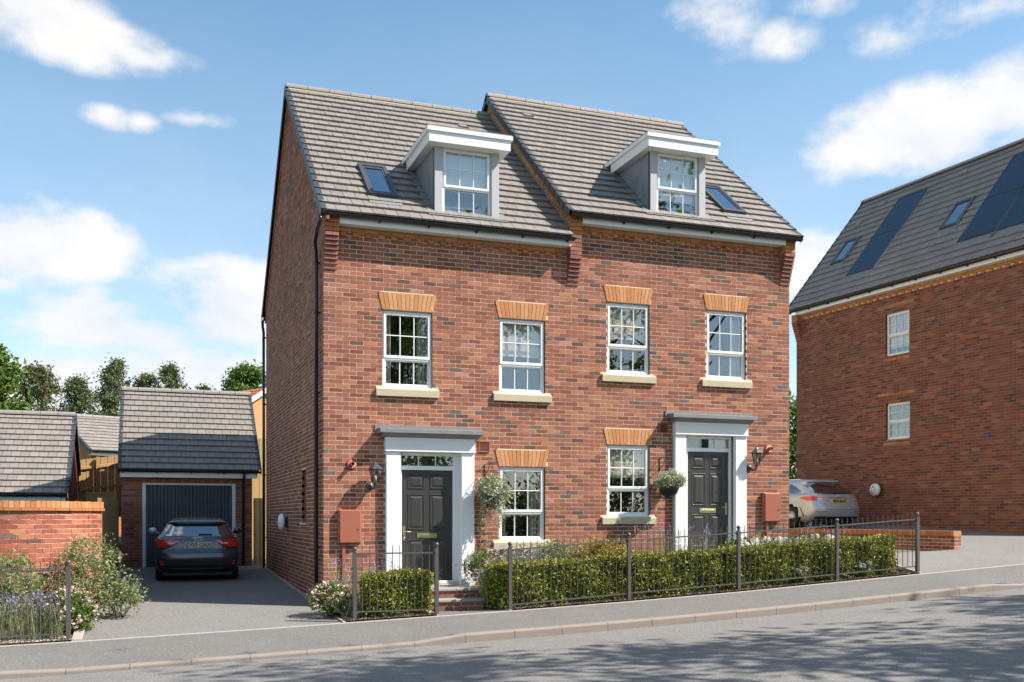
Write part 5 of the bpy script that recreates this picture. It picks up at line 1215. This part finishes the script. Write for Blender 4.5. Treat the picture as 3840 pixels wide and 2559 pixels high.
    text_mesh('plate_text', 'FB23 BGO', .105, car.M @ Matrix.Translation((0, y - .023, .783)) @ RX, M_INK, pl, .001, .005, 1.05)
    m = MB(car.M); y = car.rear(0, .935)[1] - .008; pts = [(.048 * math.cos(a), y, .935 + .048 * math.sin(a)) for a in np.linspace(0, 2 * math.pi, 23)]; m.tube(pts, .006, 6, 0, False)
    for k in range(3): a = R(90 + 120 * k); m.tube([(0, y, .935), (.045 * math.cos(a), y, .935 + .045 * math.sin(a))], [.009, .003], 6)
    m.build('star_badge', M_CHROME, c)
    m = MB(car.M); p = [car.rear(x, 1.03, .02) for x in (-.1, .1, .36)]; m.tube(p, [.016, .013, .008], 8); m.build('wiper', M_BLACKP, c)
    car.patch(-.63, .63, lambda x: 1.325, lambda x: 1.345, 16, 1, .012).build('spoiler_edge', M_BLACKP, c)
estate()
# ------------------------------------------------------------------ railings
def railing(label, posts, y=-1.8, level=False):
    t = thing('railing', label, 'railing', (posts[0][0], y, posts[0][1])); r = .029
    for x, z in posts:
        m = MB(); m.box(x - r, x + r, y - r, y + r, z - .05, z + 1.075); p = m.build('post', M_FENCE, t)
        m = MB(); m.lathe([(.012, 0), (.03, .008), (.032, .012), (.02, .02), (.03, .03), (.038, .05), (.034, .07), (.018, .085), (.004, .09)], (x, y, z + 1.075), 'z', 14); m.build('finial', M_FENCE, p)
    for (xa, za), (xb, zb) in zip(posts[:-1], posts[1:]):
        f = lambda x: za + (zb - za) * (x - xa) / (xb - xa)
        if level: f = lambda x: max(za, zb) - .03
        for h in (1.03, .13):
            m = MB(); vs = []
            for x in (xa + r, xb - r):
                for dy, dz in ((-.009, -.011), (.009, -.011), (.009, .011), (-.009, .011)): vs.append((x, y + dy, f(x) + h + dz))
            m.add(vs, [(0,3,2,1), (4,5,6,7)] + [(i, (i+1) % 4, 4+(i+1) % 4, 4+i) for i in range(4)]); m.build('rail', M_FENCE, t)
            for x, s in ((xa + r + .02, 1), (xb - r - .02, -1)):
                m = MB(); m.prism([(x - s*.02, f(x) + h - .012), (x + s*.025, f(x) + h - .012), (x - s*.02, f(x) + h - .045)], y - .006, y + .006, 'y'); m.build('rail_bracket', M_FENCE, t)
        n = round((xb - xa) / .119)
        for i in range(1, n):
            x = xa + (xb - xa) * i / n; m = MB(); m.tube([(x, y, f(x) + .12), (x, y, f(x) + 1.155)], .0068, 6, 0, True, False); m.build('bar', M_FENCE, t)
railing('short panel of dark metal railing before the lower front door hedge', [(.188, -.086), (1.495, -.03)], level=True)
railing('long dark metal railing along the pavement before the clipped hedge', [(2.736, -.03), (4.887, .106), (7.053, .222), (9.162, .345), (11.02, .462)])
railing('dark metal railing before the curved garden wall and lavender', [(-8.15, -.33), (-6.0, -.275), (-3.858, -.227)])

# ------------------------------------------------------------------ steps
def steps(label, x0, x1, zs, ys, zb):
    t = thing('door_steps', label, 'steps', ((x0 + x1) / 2, ys[0], zb)); prev = zb
    for i, (z, y) in enumerate(zip(zs, ys)):
        m = MB(); m.box(x0 + .02, x1 - .02 - .0 * i, y + .02, -.0, zb - .2 if i == 0 else zs[i-1] - .06, z - .045); b = m.build('riser', M_MORTAR, t)
        bl = lay(x0 + .02, x1 - .02, 0, .30, .05, [], None, 5 + i); off = prev - 0 + .0
        for a, c, e, f, ci, tn in bl:
            k = int(round(e / COURSE)); 
            if k > 1: continue
            zz = prev + k * .068 - (.0 if i else .01); m = MB(); m.cbox(a, c, y + .011, y + .04, zz + .004, min(zz + .062, z - .047), .002); m.build('brick', M_REDB[(k + int(a * 10)) % 3], b)
        n = 3
        for k in range(n):
            a, c = x0 + (x1 - x0) * k / n, x0 + (x1 - x0) * (k + 1) / n; m = MB(); m.cbox(a + .003, c - .003, y - .02, (ys[i+1] + .02 if i + 1 < len(ys) else -.11), z - .045, z, .008); m.build('tread', M_SLAB, t)
        prev = z
steps('two brick steps with grey slabs up to the lower front door', 1.2, 2.48, (.175, .335), (-1.3, -1.0), -.0)
steps('brick step with grey slab up to the higher front door', 6.95, 8.2, (.62, .78), (-1.2, -.85), .42)

# ------------------------------------------------------------------ small things fixed to the walls
def cabinet(label, x0, x1, z0, z1, ground, px, group):
    t = thing('meter_cabinet', label, 'meter box', ((x0 + x1) / 2, 0, z0), group)
    m = MB(); m.cbox(x0, x1, -.085, -.009, z0, z1, .01); m.build('case', M_TERRA, t)
    m = MB(); m.cbox(x0 + .025, x1 - .012, -.102, -.086, z0 + .012, z1 - .012, .008); d = m.build('door', M_TERRA, t)
    m = MB(); m.lathe([(.014, -.102), (.014, -.106), (.006, -.106)], (x1 - .06, 0, (z0 + z1) / 2 - .05), 'y', 10); m.build('lock', M_BLACKP, d)
    m = MB(); m.box(px, px + .052, -.05, -.009, ground, z0); m.build('conduit', M_TERRA, t)
cabinet('terracotta meter box on the wall near the driveway corner', .236, .634, 1.08, 1.66, -.05, .315, 'terracotta meter boxes')
cabinet('terracotta meter box on the wall by the higher front door', 8.74, 9.14, 1.435, 2.015, .5, 8.82, 'terracotta meter boxes')
M_LAMPG = glass_mat('lantern_glass', .06, (.6, .62, .62))
def lantern(label, x, z, s):
    global MB
    SM = Matrix.Translation((x, 0, z)) @ Matrix.Scale(1.3, 4) @ Matrix.Translation((-x, 0, -z)); MB0 = MB; MB = lambda: MB0(SM)
    t = thing('wall_lamp', label, 'lamp', (x, 0, z), 'coach lanterns by the front doors')
    m = MB(); m.lathe([(.05, -.005), (.055, -.02), (.04, -.035), (.02, -.05), (.004, -.055)], (x - s*.0, 0, z + .07), 'y', 16); m.build('back_plate', M_ANTH, t)
    m = MB(); m.tube([(x, -.04, z + .07), (x + s*.02, -.09, z + .03), (x + s*.035, -.14, z + .04), (x + s*.04, -.16, z + .10)], [.022, .016, .014, .018], 8); m.lathe([(.03, 0), (.035, .012), (.02, .025)], (x + s*.04, -.16, z + .09), 'z', 10); m.build('arm', M_ANTH, t)
    c = (x + s*.04, -.16, z + .115)
    for k in range(6):
        a0, a1 = R(60 * k), R(60 * k + 60); m = MB(); p = lambda a, r, h: (c[0] + r * math.cos(a), c[1] + r * math.sin(a), c[2] + h)
        m.add([p(a0, .042, .005), p(a1, .042, .005), p(a1, .074, .165), p(a0, .074, .165)], [(0, 1, 2, 3)]); m.build('pane', M_LAMPG, t)
        m = MB(); m.tube([p(a0, .044, 0), p(a0, .077, .17)], .006, 5); m.build('glazing_bar', M_ANTH, t)
    m = MB(); m.lathe([(.085, .165), (.10, .172), (.10, .178), (.05, .225), (.028, .24), (.02, .255), (.012, .265), (.006, .29)], c, 'z', 6, 0, False); m.build('lantern_cap', M_ANTH, t)
    m = MB(); m.lathe([(.02, .01), (.022, .06), (.012, .09)], c, 'z', 10); m.build('bulb', M_WPAINT, t)
    MB = MB0
lantern('black coach lantern lamp left of the lower front door', .80, 1.98, 1)
lantern('black coach lantern lamp right of the higher front door', 8.44, 2.42, 1)
def charger(label, M):
    t = thing('charger', label, 'charger', tuple(M @ Vector((0, 0, 0))), 'round wall-mounted car chargers')
    m = MB(M); m.box(-.075, .075, -.09, -.008, -.10, .10); m.build('bracket', M_BLACKP, t)
    m = MB(M); prof = [(.155, -.08), (.18, -.10), (.185, -.125), (.17, -.165), (.12, -.20), (.05, -.215), (.0, -.218)]; m.lathe([(max(r, .001), h) for r, h in prof], (0, 0, 0), 'y', 24); o = m.build('shell', M_WHITE, t)
    m = MB(M); n = 14; vs = []
    for f in (0, 1):
        for k in range(n):
            a = 2 * math.pi * k / n; xx, zz = .06 * math.cos(a), .125 * math.sin(a); rr = math.hypot(xx, zz); vs.append((xx, -(.222 - (rr / .185)**2 * .055) - .004 * f + .012 * (1 - f), zz))
    m.add(vs, [tuple(range(n)), tuple(reversed(range(n, 2*n)))] + [(k, (k+1) % n, n+(k+1) % n, n+k) for k in range(n)]); m.build('face', M_CARGLASS, t)
charger('white and black car charger on the shaded gable beside the drive', Matrix.Translation((0, 0, 1.42)) @ frame_M((0, 4.75), (0, -1), (-1, 0)))
bp = Vector((BO[0] + BD.x * 4.66, BO[1] + BD.y * 4.66)); charger('white and black car charger on the tall building behind the silver car', Matrix.Translation((0, 0, 2.30)) @ frame_M((bp.x, bp.y), (-BD.x, -BD.y), (-BN.x, -BN.y)))

# ------------------------------------------------------------------ foliage
def quads(P, size, seed, up=.3, aspect=.55, var=.35):
    rs = np.random.RandomState(seed); n = len(P); P = np.asarray(P)
    N = rs.normal(size=(n, 3)); N[:, 2] += up * 1.5; N /= np.linalg.norm(N, axis=1)[:, None]
    A = rs.normal(size=(n, 3)); A -= N * (A * N).sum(1)[:, None]; A /= np.linalg.norm(A, axis=1)[:, None]; B = np.cross(N, A)
    s = size * rs.uniform(1 - var, 1 + var, n)[:, None]
    V = np.stack([P - A * s, P - B * s * aspect + N * s * .12, P + A * s, P + B * s * aspect + N * s * .12], 1).reshape(-1, 3)
    return V, np.arange(n * 4).reshape(n, 4)
def ball(c, r, n, rs, shell=.55):
    d = rs.normal(size=(n, 3)); d /= np.linalg.norm(d, axis=1)[:, None]; u = shell + (1 - shell) * rs.uniform(0, 1, n) ** .6
    return np.array(c) + d * u[:, None] * np.array(r)
def foliage(name, P, size, mat, parent, seed, **k):
    V, F = quads(P, size, seed, **k); return put(name, np_mesh(name, V, F, mat, np.array(top_base(parent))), parent)
def clumpy(c, r, clumps, per, spread, seed, shell=.45, flat=1.0):
    rs = np.random.RandomState(seed); C = ball(c, r, clumps, rs, shell); out = []
    for q in C: k = rs.uniform(.5, 1.3); out.append(q + rs.normal(size=(int(per * k), 3)) * spread * k * np.array([1, 1, flat]))
    return np.concatenate(out), C
def shrub(name, label, cat, c, r, zb, clumps, per, size, mat, flowers=None, seed=1, spread=.07, stems=6, group=None, shell=.45, core=True):
    t = thing(name, label, cat, (c[0], c[1], zb), group); P, C = clumpy(c, r, clumps, per, spread, seed, shell); P = P[P[:, 2] > zb + .02]
    foliage('foliage', P, size, mat, t, seed)
    rs = random.Random(seed); b = Vector((c[0], c[1], zb - .03))
    for k in range(stems):
        q = Vector(C[rs.randrange(len(C))]); m = MB(); m.tube([b + Vector((rs.uniform(-.05, .05), rs.uniform(-.05, .05), 0)), b.lerp(q, .5) + Vector((rs.uniform(-.05, .05), rs.uniform(-.05, .05), .04)), q], [.014, .009, .004], 5); m.build('stem', M_BARK, t)
    if flowers:
        fm, n, fs, k = flowers; r2 = np.random.RandomState(seed + 50); Q = ball(c, np.array(r) * 1.06, n, r2, .9); Q = Q[(Q[:, 2] > c[2] - r[2] * .6)]
        Q = (Q[:, None, :] + r2.normal(size=(len(Q), k, 3)) * fs * .9).reshape(-1, 3); foliage('blossom', Q, fs, fm, t, seed + 9, up=.8, aspect=.85)
    return t
def lavender(label, cx, cy, zb, w, d, h, n, seed, lean=.12, group='lavender clumps', heads=1.0):
    t = thing('lavender', label, 'lavender', (cx, cy, zb), group); rs = np.random.RandomState(seed); V = []; Fq = []; HP = []
    for i in range(n):
        x, y = cx + rs.uniform(-w, w), cy + rs.uniform(-d, d); hh = h * rs.uniform(.55, 1.0); tx, ty = x + rs.normal() * lean, y + rs.normal() * lean; a = rs.uniform(0, math.pi); ww = .004; dx, dy = math.cos(a) * ww, math.sin(a) * ww
        b = len(V); mxp, myp = (x * .6 + tx * .4), (y * .6 + ty * .4); V += [(x-dx, y-dy, zb), (x+dx, y+dy, zb), (mxp+dx, myp+dy, zb+hh*.55), (mxp-dx, myp-dy, zb+hh*.55), (tx+dx*.4, ty+dy*.4, zb+hh), (tx-dx*.4, ty-dy*.4, zb+hh)]; Fq += [(b, b+1, b+2, b+3), (b+3, b+2, b+4, b+5)]
        if rs.uniform() < .42 * heads:
            for k in range(9): HP.append((tx + rs.normal()*.009, ty + rs.normal()*.009, zb + hh - .0 + k * .012 + rs.normal()*.004))
    put('stems', np_mesh('stems', np.array(V), Fq, L_LAV, np.array((cx, cy, zb))), t)
    rsb = np.random.RandomState(seed + 3); P = np.stack([cx + rsb.uniform(-w, w, n*3), cy + rsb.uniform(-d, d, n*3), zb + rsb.uniform(.0, .55, n*3) * h], 1); foliage('foliage', P, .022, L_LAV, t, seed, aspect=.22, up=0)
    if HP: foliage('flower_spikes', np.array(HP), .011, L_PURP, t, seed + 1, aspect=.8)['kind'] = 'stuff'
def hedge(label, x0, x1, y0, y1, h, seed, per=2300):
    t = thing('hedge', label, 'hedge', ((x0 + x1) / 2, y0, bed_z((x0 + x1) / 2, y0)), None); rs = np.random.RandomState(seed); L = x1 - x0; D_ = y1 - y0
    n1, n2, n3 = int(L * h * per), int(L * D_ * per), int(D_ * h * per); out = []
    def face(n, fx, fy, fz): out.append(np.stack([fx(n), fy(n), fz(n)], 1))
    U = lambda a, b: (lambda n: rs.uniform(a, b, n)); S = lambda v, s=.022: (lambda n: v + rs.normal(size=n) * s)
    face(n1, U(x0, x1), S(y0), U(.0, h)); face(n1 // 2, U(x0, x1), S(y1), U(.1, h)); face(n2, U(x0, x1), U(y0, y1), S(h)); face(n3, S(x0), U(y0, y1), U(.02, h)); face(n3, S(x1), U(y0, y1), U(.02, h))
    P = np.concatenate(out); w = .025 * np.sin(P[:, 0] * 5.1 + P[:, 2] * 6) + .018 * np.sin(P[:, 0] * 13.0 + 1); P[:, 1] += w * np.where(P[:, 1] < (y0 + y1) / 2, 1, -1); P[:, 2] += .02 * np.sin(P[:, 0] * 7.3) * (P[:, 2] > h * .8)
    keep = rs.uniform(size=len(P)) < np.clip(.35 + P[:, 2] / h * 1.6, 0, 1); P = P[keep]; P[:, 2] += np.array([bed_z(a, y0) for a in P[:, 0]])
    foliage('foliage', P, .025, L_HEDGE, t, seed, up=.2, aspect=.62)
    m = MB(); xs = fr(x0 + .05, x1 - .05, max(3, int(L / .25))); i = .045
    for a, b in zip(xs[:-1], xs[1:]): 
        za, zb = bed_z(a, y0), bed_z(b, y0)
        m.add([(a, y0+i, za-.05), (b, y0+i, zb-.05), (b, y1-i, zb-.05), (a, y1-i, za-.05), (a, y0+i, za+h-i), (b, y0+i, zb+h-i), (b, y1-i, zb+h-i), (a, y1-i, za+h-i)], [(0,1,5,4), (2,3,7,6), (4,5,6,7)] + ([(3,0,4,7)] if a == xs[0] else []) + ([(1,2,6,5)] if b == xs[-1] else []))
    m.build('dark_core', L_DARK, t, recalc=False)  # solid dark green core filling the gaps between the leaves
hedge('short clipped box hedge behind the short railing panel', .42, 1.45, -1.68, -1.22, .66, 101)
hedge('long clipped box hedge running behind the long railing', 2.52, 10.62, -1.68, -1.18, .69, 102)
# right of the drive
shrub('flower_shrub', 'pale pink flowering shrub at the drive corner by the downpipe', 'shrub', (-.02, -1.05, .22), (.34, .34, .27), -.06, 60, 60, .02, L_GREEN, (L_PINK, 120, .02, 6), 111, .05)
lavender('lavender behind the short hedge beside the meter box', .55, -.85, -.02, .5, .2, .84, 150, 112)
lavender('lavender clump at the drive corner beside pink shrub', .22, -1.35, -.07, .16, .22, .45, 120, 113, heads=.2)
shrub('flower_shrub', 'pink flowering shrub right of the lower front door', 'shrub', (2.72, -.6, .66), (.38, .3, .30), .1, 60, 60, .02, L_GREEN, (L_PINK, 130, .02, 6), 114, .05)
lavender('silvery lavender beside the brick steps', 2.62, -1.15, .03, .18, .28, .62, 260, 115, .1, heads=.5)
shrub('flower_shrub', 'low white flowering shrub under the lower ground-floor window', 'shrub', (3.5, -.6, .72), (.5, .3, .27), .15, 60, 55, .02, L_SAGE, (L_WHITE, 90, .018, 5), 116, .06)
lavender('lavender under the lower ground-floor window', 3.15, -.95, .12, .5, .2, .86, 200, 117)
shrub('gold_shrub', 'golden orange leaved shrub behind the long hedge', 'shrub', (4.95, -.75, .84), (.66, .3, .26), .25, 80, 70, .025, L_GOLD, None, 118, .06)
shrub('leafy_shrub', 'yellow green shrub beside the golden shrub behind the hedge', 'shrub', (4.1, -.6, .80), (.5, .3, .26), .2, 60, 70, .022, L_SAGE, None, 119, .06)
lavender('tall lavender before the higher front door', 6.35, -.85, .35, .8, .22, 1.0, 240, 120, .06, heads=.8)
for k, (x, y, z, mt, lb) in enumerate([(7.75, -.85, 1.0, L_WHITE, 'white hydrangea heads beside the higher front door'), (8.35, -.75, 1.03, L_WHITE, 'white hydrangea beneath the right meter box'), (8.95, -.85, 1.06, L_MAUVE, 'white and mauve hydrangea at the end of the house wall'), (9.6, -.9, 1.08, L_WHITE, 'white hydrangea just beyond the house corner')]):
    t = shrub('hydrangea', lb, 'hydrangea', (x, y, z - .16), (.36, .3, .22), z - .68, 40, 45, .035, L_GREEN, None, 130 + k, .06)
    rs = np.random.RandomState(140 + k); H = []
    for j in range(9): c = np.array([x + rs.uniform(-.34, .34), y + rs.uniform(-.25, .12), z + rs.uniform(-.05, .08)]); H.append(ball(c, (.085, .085, .06), 90, rs, .75))
    foliage('flower_heads', np.concatenate(H), .017, mt, t, 150 + k, aspect=.9)
for k, (x, z, lb) in enumerate([(8.42, .52, 'small hydrangea growing through the hedge near the fourth post'), (9.85, .6, 'hydrangea with white leaves poking through the hedge end')]):
    t = shrub('hydrangea', lb, 'hydrangea', (x, -1.68, z - .08), (.16, .06, .12), z - .3, 14, 30, .032, L_GREEN, None, 160 + k, .04); rs = np.random.RandomState(165 + k)
    foliage('flower_heads', np.concatenate([ball((x + dx, -1.73, z + dz), (.06, .05, .05), 80, rs, .75) for dx, dz in ((-.05, .02), (.06, -.05), (.09, .06))]), .015, L_MAUVE if k == 0 else L_WHITE, t, 168 + k, aspect=.9)
lavender('lavender beyond the house corner above the hedge', 9.85, -.55, .55, .5, .15, .78, 60, 121, .04, heads=1.2)
# left of the drive
shrub('sage_shrub', 'tall loose grey green shrub spilling over the curved wall end', 'shrub', (-3.72, -.25, .62), (.50, .36, .60), -.15, 95, 55, .024, L_SAGE, None, 171, .075, 9, None, .35)
shrub('sage_shrub', 'grey green shrub branch reaching over the drive edge', 'shrub', (-3.22, -.35, .35), (.36, .26, .30), -.12, 45, 40, .024, L_SAGE, None, 172, .06, 6)
shrub('sage_shrub', 'broad grey green shrub before the curved wall behind railing', 'shrub', (-4.85, -.55, .48), (.55, .36, .48), -.2, 85, 70, .026, L_SAGE, None, 173, .08, 8)
shrub('flower_shrub', 'pink and white flowering shrub behind the last railing post', 'shrub', (-3.9, -1.15, .15), (.36, .34, .34), -.2, 80, 60, .021, L_GREEN, (L_PINK, 170, .019, 6), 174, .055)
lavender('lavender behind the railing left of the drive', -4.5, -1.45, -.22, .55, .22, .62, 330, 175, .08)
lavender('lavender further along the left railing', -5.6, -1.4, -.25, .55, .25, .6, 250, 176, .08)
# mulch chips
def chips(name, x0, x1, y0, y1, n, seed, fz, mat, size=.022):
    rs = np.random.RandomState(seed); X = rs.uniform(x0, x1, n); Y = rs.uniform(y0, y1, n); P = np.stack([X, Y, [fz(a, b) + .008 for a, b in zip(X, Y)]], 1)
    V, F = quads(P, size, seed, up=1.2, aspect=.4); o = put(name, np_mesh(name, V, F, mat)); o['kind'] = 'stuff'
    o['label'] = 'loose bark chips and gravel on the planting bed'; o['category'] = 'bark chips'
chips('bark_chips', 2.76, 11.0, -1.88, -1.2, 9000, 181, bed_z, L_CHIP)
chips('bark_chips', .06, 1.48, -1.88, -.4, 2200, 182, bed_z, L_CHIP)
M_PEBBLE = leaf_mat('pebble', (.25, .20, .15), (.62, .55, .45), 0, .9)
chips('bark_chips', -7, -3.76, -1.88, -1.0, 4000, 183, lambda x, y: pz(x) + .03, M_PEBBLE)

# hanging baskets
def basket(label, x, wx, z, kind):
    t = thing('hanging_basket', label, 'basket', (x, -.32, z - .2), 'hanging baskets by the front doors'); zt = z + .52
    m = MB(); m.tube([(wx, -.012, zt - .26), (wx, -.012, zt), (wx, -.06, zt + .01), (x, -.30, zt + .01), (x, -.34, zt), (x, -.345, zt - .02)], .007, 6); m.tube([(wx, -.012, zt - .2), (wx + (x - wx) * .3, -.14, zt - .12), (wx + (x-wx)*.7, -.22, zt)], .006, 6); m.build('bracket', M_BLACK, t)
    for a in (20, 140, 260): m = MB(); m.tube([(x, -.34, zt - .02), (x + .16 * math.cos(R(a)), -.32 + .16 * math.sin(R(a)), z)], .0025, 4); m.build('chain', M_BLACK, t)
    m = MB(); m.lathe([(.001, -.24), (.08, -.23), (.15, -.17), (.19, -.08), (.20, .0), (.185, .0), (.14, -.1), (.001, -.12)], (x, -.32, z), 'z', 20); m.build('bowl', M_BLACKP, t); rs = np.random.RandomState(190 + kind)
    if kind:
        P, _ = clumpy((x, -.32, z + .07), (.28, .28, .19), 90, 60, .035, 191, .5); foliage('foliage', P[P[:, 2] > z - .06], .02, L_PALE, t, 192); Q = ball((x, -.32, z + .1), (.28, .28, .17), 260, rs, .9); foliage('blossom', Q[Q[:, 2] > z], .012, L_WHITE, t, 193, aspect=.9)
    else:
        P, _ = clumpy((x, -.32, z + .02), (.27, .25, .24), 80, 60, .05, 194, .5); tr = []
        for k in range(16):
            a = rs.uniform(0, 2 * math.pi); b = np.array([x + .2 * math.cos(a), -.32 + .2 * math.sin(a), z - .02]); Ln = rs.uniform(.3, .78)
            for q in np.linspace(0, 1, 40): tr.append(b + np.array([.04 * math.cos(a), .04 * math.sin(a), 0]) * q + np.array([0, 0, -Ln * q]) + rs.normal(size=3) * .018)
        foliage('foliage', np.concatenate([P, np.array(tr)]), .022, L_PALE, t, 195); foliage('sage_leaves', P[::2] * .999 + np.array((x, -.32, z)) * .001, .02, L_SAGE, t, 197); Q = ball((x, -.32, z + .02), (.26, .26, .22), 220, rs, .9); foliage('blossom', np.concatenate([Q, np.array(tr)[::7]]), .015, L_WHITE, t, 196, aspect=.9)  # pale leaves mixed with sage green ones, each in its own leaf colour
basket('hanging basket of trailing leaves and white flowers beside lower door', 2.93, 2.89, 1.95, 0)
basket('dark hanging bowl with a round pale green plant beside higher door', 6.47, 6.44, 2.14, 1)

# ------------------------------------------------------------------ trees
def tree(name, label, x, y, zb, top, hw, mat, seed, clumps=70, per=110, size=.1, spread=.28, bark=None, low=.35, taper=1.0, group=None, trunk_r=.11):
    t = thing(name, label, 'tree', (x, y, zb), group); rs = np.random.RandomState(seed); H = top - zb; c0 = zb + H * low
    m = MB(); path = [(x, y, zb - .1), (x + .05, y, zb + H * .3), (x - .04, y + .05, zb + H * .6), (x + .03, y, zb + H * .92)]; m.tube(path, [trunk_r, trunk_r * .8, trunk_r * .45, trunk_r * .1], 8)
    C = []
    for i in range(clumps):
        f = rs.uniform(0, 1) ** .9; z = c0 + (top - c0) * f; rr = hw * (math.sin(math.pi * min(1, .18 + .80 * f)) ** .7 if taper < 1.5 else (1.05 - f) ** .6) * rs.uniform(.35, 1.05); a = rs.uniform(0, 2 * math.pi); C.append((x + rr * math.cos(a), y + rr * math.sin(a), z))
    tr = m.build('trunk', bark or M_BARK, t)
    for i in range(0, clumps, 3):
        q = Vector(C[i]); b = Vector((x, y, zb + (q.z - zb) * .72)); m = MB(); m.tube([b, b.lerp(q, .5) + Vector((0, 0, -.05 * H * .1)), q], [trunk_r * .3, trunk_r * .18, .012], 5); m.build('limb', bark or M_BARK, t)
    P = np.concatenate([np.array(c) + rs.normal(size=(int(per * k), 3)) * spread * k * np.array([1, 1, .75]) for c, k in ((c, rs.uniform(.55, 1.25)) for c in C)])
    foliage('crown', P, size, mat, t, seed)
    return t
G1 = 'trees beyond the garages'
tree('leafy_tree', 'bright green maple-like tree above the left garage roof', -9.15, 30, .9, 8.75, 1.25, L_GREEN, 201, 120, 80, .13, .26, None, .3, 1, G1)
tree('olive_tree', 'olive brown fine-leaved tree beside the bright green one', -8.15, 38, 1.2, 8.9, 1.45, L_OLIVE, 202, 150, 75, .085, .22, M_BIRCH, .3, 1, G1)
tree('birch_tree', 'grey green pointed tree above the left garage ridge end', -6.5, 42, 1.3, 8.9, 1.5, L_BIRCH, 203, 150, 75, .085, .22, M_BIRCH, .3, 2, G1)
tree('birch_tree', 'slim green birch against the white cloud left of the garage', -4.75, 46, 1.4, 10.6, 1.35, L_BIRCH, 204, 140, 70, .09, .22, M_BIRCH, .35, 1, G1)
tree('birch_tree', 'airy birch with two tops above the garage ridge', -3.0, 52, 1.6, 10.7, 1.3, L_BIRCH, 205, 120, 65, .095, .23, M_BIRCH, .4, 1, G1)
tree('birch_tree', 'taller airy birch above the middle of the garage ridge', -1.7, 52, 1.6, 11.4, 1.3, L_BIRCH, 206, 120, 65, .095, .23, M_BIRCH, .4, 1, G1)
tree('leafy_tree', 'dense green tree behind the orange roofed house', 2.7, 44, 1.3, 10.2, 2.1, L_GREEN, 207, 150, 90, .13, .27, None, .35, 1, G1)
tree('leafy_tree', 'small dark green tree top far behind the garage ridge', 1.0, 60, 1.8, 11.0, 1.0, L_DARK, 208, 60, 80, .11, .26, None, .45, 1, G1)
tree('leafy_tree', 'small dark green tree peeping beside the dense tree', .1, 58, 1.8, 10.3, .9, L_DARK, 209, 50, 80, .11, .26, None, .45, 1, G1)
shrub('tall_hedge', 'bright green tall hedge glimpsed between house and tall building', 'hedge', (26.6, 24, 4.6), (2.6, 1.4, 3.2), 1.3, 120, 150, .1, L_GREEN, None, 210, .35)
# trees across the street, behind the camera: they shade the road and stand in the window reflections
G2 = 'street trees opposite the houses'
tree('street_tree', 'street tree opposite the lower house', 5.6, -17.6, -.3, 8.8, 2.2, L_GREEN, 221, 80, 120, .10, .34, None, .3, 1, G2, .14)
tree('street_tree', 'young street tree opposite the joint of the two houses', 13.2, -18.2, .0, 8.6, 1.7, L_GREEN, 222, 60, 110, .10, .34, None, .3, 1, G2, .12)
tree('street_tree', 'tall spreading street tree opposite the right drive', 16.2, -14.6, .3, 15.0, 4.0, L_GREEN, 223, 34, 110, .13, .46, None, .45, 1, G2, .2)
tree('street_tree', 'tall street tree uphill opposite the apartment building', 21.0, -13.0, .5, 14.0, 3.4, L_GREEN, 224, 34, 110, .13, .44, None, .45, 1, G2, .2)
tree('street_tree', 'tall street tree downhill of the spreading one', 11.0, -13.4, .1, 14.5, 3.4, L_GREEN, 225, 34, 110, .13, .44, None, .5, 1, G2, .2)
for k, (x, y, lb) in enumerate([(8, -23, 'dark garden hedge across the street'), (16, -24, 'dark garden hedge uphill across the street'), (1.5, -25, 'dark garden hedge downhill across the street')]):
    shrub('tall_hedge', lb, 'hedge', (x, y, 1.2), (4.4, 1.3, 2.3), -.5, 130, 90, .1, L_DARK, None, 231 + k, .4)
